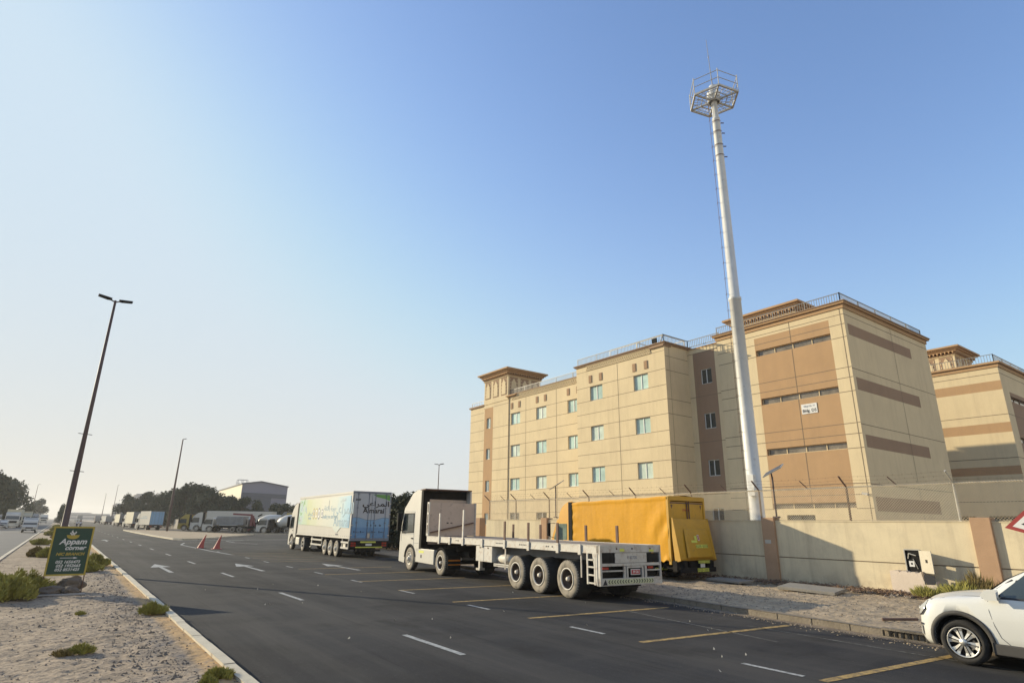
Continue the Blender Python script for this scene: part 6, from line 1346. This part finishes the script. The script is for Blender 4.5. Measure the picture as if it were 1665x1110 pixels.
def trees():
    V_ = [tree_mesh(s, n=4200, leaf=.34, m='leaf_far') for s in (1, 2, 3, 4)]
    def tree(label, x, y, h, k, group='trees behind the parked trucks', wd=1., name='tree'):
        T = thing(name, label, 'tree', (x, y, 0), 37*k % 360, group); T.scale = (h/10*wd, h/10*wd, h/10)
        c, t = V_[k % 4]; put(t, 'trunk', T); put(c, 'crown', T); return T
    rn = random.Random(12)
    def dp(x, z):   # bearing of the photo column, forward distance z
        t = (x-832.5)/960; f = Vector((math.sin(R(36)), math.cos(R(36)))); r = Vector((f.y, -f.x)); return f*z*1.045+r*z*t
    D = [('dark round-topped tree, leftmost of the row behind the box trucks', 206, 196, 10.4), ('lower tree filling the gap right of the round-topped tree', 228, 185, 8.6), ('broad tree behind the cream and white box trucks', 243, 178, 10.3),
         ('tree directly behind the blue-doored box truck', 262, 170, 10.0), ('full dark tree just left of the island street lamp', 281, 162, 10.8), ('tall tree just right of the island street lamp', 303, 156, 11.6),
         ('airy tree with sky showing through, behind the yellow cab', 322, 152, 11.2), ('tree behind the white articulated cab', 341, 150, 10.6), ('dark tree in front of the left end of the warehouse', 358, 150, 9.0), ('tree in front of the warehouse gable', 378, 150, 8.2),
         ('lower tree in front of the middle of the warehouse', 398, 150, 8.0), ('low tree in front of the warehouse door', 418, 149, 7.6)]
    for i, (l, x, z, h) in enumerate(D): p = dp(x, z); tree(l, p.x, p.y, h, i, wd=.95)
    for i, (x, z, h) in enumerate(((214, 215, 8), (252, 186, 8), (272, 178, 8.5), (292, 170, 9), (312, 166, 9), (332, 163, 8.5), (350, 160, 8), (368, 160, 7.5))):
        p = dp(x, z); tree('hidden tree of the second rank, '+['behind the gap beside the leftmost tree', 'behind the cream box truck tree', 'behind the blue-doored truck tree', 'left of the island lamp', 'right of the island lamp', 'behind the airy tree', 'behind the white truck cab tree', 'in front of the warehouse corner'][i], p.x, p.y, h, i+2, 'second rank of trees', 1.1)
    # low far line behind the printed trailer
    for i in range(13):
        x = 452+i*17; z = 142-i*4.3; p = dp(x, z)
        tree('low tree of the far hedge line right of the warehouse, '+['leftmost', 'second', 'third', 'fourth', 'fifth', 'sixth', 'seventh', 'eighth', 'ninth', 'tenth', 'eleventh', 'twelfth', 'rightmost'][i]+' in the line', p.x, p.y, 6.2-.1*i+rn.uniform(-.2, .3), i+1, 'far hedge line', 1.15, 'low_tree')
    # opposite side
    for i, (l, x, y, h) in enumerate((('big dark tree at the far left edge', -13.5, 178, 12.5), ('dark tree over the parked white lorry', -12.2, 205, 12.0), ('dark tree, right end of the clump over the lorries', -11.6, 232, 12.5), ('lower dark tree behind the left clump', -15, 215, 9.5),
                                      ('hazy rounded tree beyond the parked lorries', -9.5, 400, 12), ('second hazy tree beyond the parked lorries', -13, 430, 11))): tree(l, x, y, h, i, 'trees left of the opposite road')
    tree('thin hazy tree on the median behind the tall lamp', .3, 205, 5.8, 1, 'median trees', .7); tree('small distant shrub-like tree on the median', .0, 290, 5, 2, 'median trees', .9)
    # foreground dark hedge to the right of the printed trailer
    Vh = [tree_mesh(s, H=4.4, Rx=1.7, base=.15, n=4200, leaf=.17, lobes=18, m='leaf_dark') for s in (21, 22, 23)]
    for i, (x, y) in enumerate(((22.8, 42.6), (22.9, 44.6), (22.8, 46.8), (23.0, 49.0), (22.9, 51.4), (23.0, 54.0), (23.1, 57), (23.2, 60))):
        T = thing('hedge_tree', ['dark shaggy evergreen between the printed trailer and the white cab, nearest of its line', 'dark shaggy evergreen just behind the nearest one, right of the printed trailer', 'dark evergreen at the rear right corner of the printed trailer'][min(i, 2)] if i < 3 else 'dark evergreen of the hedge behind the printed trailer, '+['third', 'fourth', 'fifth', 'sixth', 'seventh', 'eighth'][max(0, i-3)]+' from the right end', 'tree', (x, y, .1), i*77, 'dark evergreen hedge')
        T.scale = (1.15, 1.15, (1.0, 1.02, .96, 1.03)[i % 4]); c, t = Vh[i % 3]; put(t, 'trunk', T); put(c, 'crown', T)
trees()
def shrub_mesh(seed, r, h, n, m='shrub', up=.6, wd=.012, ln=.1):
    rn = random.Random(seed); vs = []; fs = []
    for k in range(n):
        a = rn.uniform(0, 6.28); q = math.sqrt(rn.random()); lump = .72+.28*noise.noise(Vector((math.cos(a)*1.7+seed, math.sin(a)*1.7, 0)))*2
        x, y = r*q*lump*math.cos(a), r*q*lump*math.sin(a); zt = h*(1-q*q*.75)*(.7+.5*noise.noise(Vector((x*5, y*5, seed)))); z = zt*rn.random()**.6
        d = Vector((math.cos(a)*q*.7+rn.gauss(0, .35), math.sin(a)*q*.7+rn.gauss(0, .35), up+rn.random()*.5)).normalized(); s = d.cross(Vector((rn.gauss(0, 1), rn.gauss(0, 1), rn.gauss(0, 1)))).normalized()
        l = ln*rn.uniform(.6, 1.5); w_ = wd*rn.uniform(.7, 1.4); p = Vector((x, y, z)); o = len(vs)
        vs += [p-s*w_*.4, p+s*w_*.4, p+d*l*.6+s*w_, p+d*l, p+d*l*.6-s*w_]; fs.append((o, o+1, o+2, o+3, o+4))
    b = MB(); b.add(vs, fs); return b.mesh('leaves', [M[m]])
def shrubs():
    def sh(label, x, y, z, r, h, n, seed, m='shrub', **k):
        T = thing('shrub', label, 'shrub', (x, y, z), 0, 'desert shrubs on the median')
        put(shrub_mesh(seed, r, h, n, m, **k), 'foliage', T)
        s = MB(); rn = random.Random(seed)
        for i in range(14): a = rn.uniform(0, 6.28); s.tube((0, 0, -.03), (r*.55*math.cos(a), r*.55*math.sin(a), h*.6*rn.uniform(.6, 1)), .008, .003, 4)
        s.build('stems', 'bark', T)
    sh('largest green shrub at the left edge, beside the advertising sign', -.92, 21.1, .1, .85, .78, 7000, 1, ln=.13, wd=.016)
    sh('olive shrub joined to the largest one at the left edge, slightly further back', -.55, 22.6, .1, .75, .68, 5200, 2, ln=.13, wd=.016)
    sh('low olive shrub behind the left side of the sign, darker of the pair', -.75, 43.5, .1, .65, .5, 3200, 3, 'shrub_dry', ln=.16, wd=.03)
    sh('dark shrub peeping out just left of the sign frame', -.1, 42.5, .1, .6, .6, 3200, 4, ln=.16, wd=.03)
    sh('green shrub right of the sign, nearer of the pair by the kerb', 1.2, 30.8, .1, .6, .42, 4000, 5, ln=.13, wd=.02)
    sh('olive shrub by the kerb right of the sign, further of the pair', 1.6, 33.6, .1, .7, .55, 4600, 6, ln=.15, wd=.022)
    sh('bushy green shrub growing over the kerb edge', 2.1, 16.6, .1, .26, .27, 2600, 7, ln=.09, wd=.009)
    sh('small yellow-green tuft in the middle of the sand in the foreground', .66, 12.4, .1, .17, .15, 1300, 8, ln=.07, wd=.006)
    sh('sprawling dry tuft beside the small green one in the foreground', .42, 12.35, .1, .15, .07, 500, 9, 'shrub_dry', ln=.06, wd=.005)
    sh('tuft against the kerb at the bottom edge of the photo', 2.12, 9.6, .09, .2, .16, 1400, 10, ln=.06, wd=.006)
    sh('tiny weed at the foot of the kerb at the bottom edge', 1.95, 9.35, .09, .12, .12, 700, 11, ln=.05, wd=.005)
    sh('tiny weed on the sand between the sign and the near tuft', .75, 17.2, .1, .12, .08, 350, 12, ln=.05, wd=.006)
    for i, (x, y, r) in enumerate(((-.9, 62, .9), (.2, 78, .9), (-.6, 95, 1.1), (.9, 110, 1.2), (-.4, 130, 1.3), (.6, 150, 1.4), (-.3, 172, 1.4))):
        sh('low scrub on the median beyond the tall lamp, '+('nearest patch', 'second patch', 'third patch', 'fourth patch', 'fifth patch', 'sixth patch', 'furthest patch')[i], x, y, .1, r*.6, .3+.05*i, 1100, 13+i, 'shrub_dry' if i % 2 else 'shrub', ln=.3, wd=.06)
    T = thing('weeds', 'tall green weeds at the foot of the wall behind the white car bonnet', 'plant', (21.75, 7.25, .25), 0)
    o = put(shrub_mesh(31, .55, .34, 1700, 'shrub', up=1.0, ln=.22, wd=.009), 'leaves', T); o.scale = (.5, 1.25, 1)
    o = put(shrub_mesh(32, .45, .5, 900, 'shrub_dry', up=1.1, ln=.26, wd=.008), 'leaves', T, (.1, -.35, .05)); o.scale = (.5, 1, 1.2)
    T = thing('weeds', 'low dark weeds against the broken block under the meter box', 'plant', (21.6, 8.2, .22), 0)
    o = put(shrub_mesh(33, .4, .2, 600, 'shrub', up=.8, ln=.2, wd=.010), 'leaves', T); o.scale = (.6, 1, 1)
shrubs()

def ground_clutter():
    rn = random.Random(9); b = MB()
    def stone(x, y, z, s):
        v = [Vector((rn.uniform(.6, 1), 0, 0)), Vector((0, rn.uniform(.6, 1), 0)), Vector((-rn.uniform(.6, 1), 0, 0)), Vector((0, -rn.uniform(.6, 1), 0)), Vector((rn.uniform(-.3, .3), rn.uniform(-.3, .3), rn.uniform(.4, .9)))]
        a = rn.uniform(0, 6.28); c, sn = math.cos(a), math.sin(a)
        b.add([(x+s*(p.x*c-p.y*sn), y+s*(p.x*sn+p.y*c), z+s*p.z) for p in v], [(0, 1, 4), (1, 2, 4), (2, 3, 4), (3, 0, 4)], 0)
    for i in range(9500):
        y = 5+33*rn.random()**1.7; x = rn.uniform(-2, 2.3) if rn.random() < .5 else 1.95-abs(rn.gauss(0, .5))
        if x < -2: continue
        stone(x, y, .10+.02*fbm(x, y, 1.3, 1), rn.uniform(.008, .028) if rn.random() < .95 else rn.uniform(.03, .06))
    tag(b.build('gravel', 'rock'), 'loose dark gravel and small stones strewn over the median sand', 'gravel', kind='stuff')
    b = MB()
    for i in range(2600):
        y = rn.uniform(4.5, 22); x = rn.uniform(15.2, 22.2); stone(x, y, .15+.03*fbm(x, y, 1.1, 4), rn.uniform(.01, .035))
    tag(b.build('pebbles', 'rock'), 'pebbles and clods scattered on the dirt pavement below the wall', 'pebbles', kind='stuff')
    b = MB()
    for i in range(1500):
        y = rn.choice((rn.gauss(10.3, 1.1), rn.gauss(12.6, .9), rn.gauss(15.5, 1.8), rn.gauss(8.6, .8))); x = 22.2-abs(rn.gauss(0, .32)); z = .16+.05*max(0, (x-21.3))+rn.uniform(0, .08)
        if rn.random() < .3: stone(x, y, z, rn.uniform(.03, .09)); continue
        a = rn.uniform(0, 6.28); l = rn.uniform(.05, .28); b.bar((x, y, z), (x+l*math.cos(a), y+l*math.sin(a), z+rn.uniform(-.02, .09)), .012, .010)
    tag(b.build('dry_debris', 'twig'), 'dry brown twigs and rubble heaped along the foot of the wall', 'debris', kind='stuff')
    b = MB()
    for i in range(420):
        y = rn.choice((rn.gauss(13.2, 1.5), rn.gauss(10.6, 1.0), rn.gauss(9.2, .4), rn.gauss(17, 2))); x = 22.25-abs(rn.gauss(0, .28)) if rn.random() < .8 else rn.uniform(17, 22); stone(x, y, .17, rn.uniform(.035, .13) if x > 21 else rn.uniform(.03, .06))
    tag(b.build('rubble', 'rubble_grey'), 'grey broken rubble and lumps of soil along the foot of the cream wall', 'rubble', kind='stuff')
    b = MB()
    for i in range(45):
        y = rn.uniform(5, 24); x = rn.choice((14.2+(y-6)*.13, rn.uniform(4, 14)))+rn.gauss(0, .12); s = rn.uniform(.015, .05); a = rn.uniform(0, 3)
        b.quad((x, y, .012), (x+s*math.cos(a), y+s*math.sin(a), .02), (x+s*math.cos(a)-s*.6*math.sin(a), y+s*math.sin(a)+s*.6*math.cos(a), .05), (x-s*.6*math.sin(a), y+s*.6*math.cos(a), .014))
    tag(b.build('litter', 'kerb'), 'scraps of pale litter along the gutter and on the asphalt', 'litter', kind='stuff')
    b = MB()
    for i in range(900):
        y = rn.uniform(5.2, 24); x = 14.2+(y-6)*.13-.05-abs(rn.gauss(0, .22)); stone(x, y, .0, rn.uniform(.008, .03))
    tag(b.build('gutter_dirt', 'pave'), 'grit and dirt lying along the pavement kerb', 'grit', kind='stuff')
ground_clutter()

# ------------------------------------------------------------------ two walkers
def person(label, loc, yaw, ph):
    T = thing('person', label, 'person', loc, yaw, 'two people walking up the road')
    def skin(name, m, V_, E_, rad, root=0, parent=T):
        me = bpy.data.meshes.new(name); me.from_pydata(V_, E_, []); o = bpy.data.objects.new(name, me); COL.objects.link(o)
        md = o.modifiers.new('s', 'SKIN'); sub = o.modifiers.new('u', 'SUBSURF'); sub.levels = 1; sub.render_levels = 1
        for i, r_ in enumerate(rad): me.skin_vertices[0].data[i].radius = r_ if isinstance(r_, tuple) else (r_, r_)
        me.skin_vertices[0].data[root].use_root = True
        bpy.context.view_layer.update(); m2 = bpy.data.meshes.new_from_object(o.evaluated_get(bpy.context.evaluated_depsgraph_get())); o.modifiers.clear(); o.data = m2
        m2.materials.clear(); m2.materials.append(M[m]); o.parent = parent; return o
    s = ph
    body_v = [(0, 0, .95), (0, .02, 1.2), (0, .02, 1.42), (0, .03, 1.52), (0, .04, 1.66), (.09, 0, .92), (.10, .10*s, .50), (.10, .22*s-.08, .09), (.10, .22*s+.06, .04),
              (-.09, 0, .92), (-.10, -.06*s, .50), (-.10, -.28*s-.02, .10), (-.10, -.28*s+.12, .04), (.20, .01, 1.40), (.24, -.12*s, 1.12), (.23, -.14*s+.1, .88), (-.20, .01, 1.40), (-.24, .12*s, 1.12), (-.23, .16*s+.08, .88)]
    body_e = [(0, 1), (1, 2), (2, 3), (3, 4), (0, 5), (5, 6), (6, 7), (7, 8), (0, 9), (9, 10), (10, 11), (11, 12), (2, 13), (13, 14), (14, 15), (2, 16), (16, 17), (17, 18)]
    body_r = [.13, .12, .13, .055, (.085, .10), .085, .06, .045, .04, .085, .06, .045, .04, .06, .042, .032, .06, .042, .032]
    b = skin('body', 'skin', body_v, body_e, body_r)
    skin('shirt', 'cloth_white', [body_v[i] for i in (0, 1, 2, 13, 14, 16, 17)], [(0, 1), (1, 2), (2, 3), (3, 4), (2, 5), (5, 6)], [.155, .145, .155, .075, .06, .075, .06])
    skin('trousers', 'cloth_dark', [body_v[i] for i in (0, 5, 6, 7, 9, 10, 11)], [(0, 1), (1, 2), (2, 3), (0, 4), (4, 5), (5, 6)], [.145, .105, .08, .065, .105, .08, .065])
    h = MB(); h.lathe([(0, .13), (.07, .115), (.10, .05), (.098, 0), (.0, -.02)], (0, .02, 1.69), 'z', 12); h.build('hair', 'ink', T)
person('person in a white shirt and dark trousers walking up the road, left of the two', (3.25, 171, 0), 0, 1)
person('person in a white shirt and dark trousers walking up the road, right of the two', (3.95, 172, 0), 0, -1)

# ------------------------------------------------------------------ haze
HAZE = .0003
if HAZE:
    o = MB().box(-1600, 1600, -180, 2300, -1.8, 36).build('haze', 'concrete'); tag(o, 'thin pale haze filling the air over the road', 'haze', kind='stuff'); o.data.materials.clear()
    m = bpy.data.materials.new('haze'); m.use_nodes = True; N = m.node_tree.nodes; N.clear(); out = N.new('ShaderNodeOutputMaterial'); v = N.new('ShaderNodeVolumePrincipled')
    v.inputs['Density'].default_value = HAZE; v.inputs['Color'].default_value = (.93, .93, .94, 1); v.inputs['Anisotropy'].default_value = .3
    m.node_tree.links.new(v.outputs[0], out.inputs['Volume']); o.data.materials.append(m)
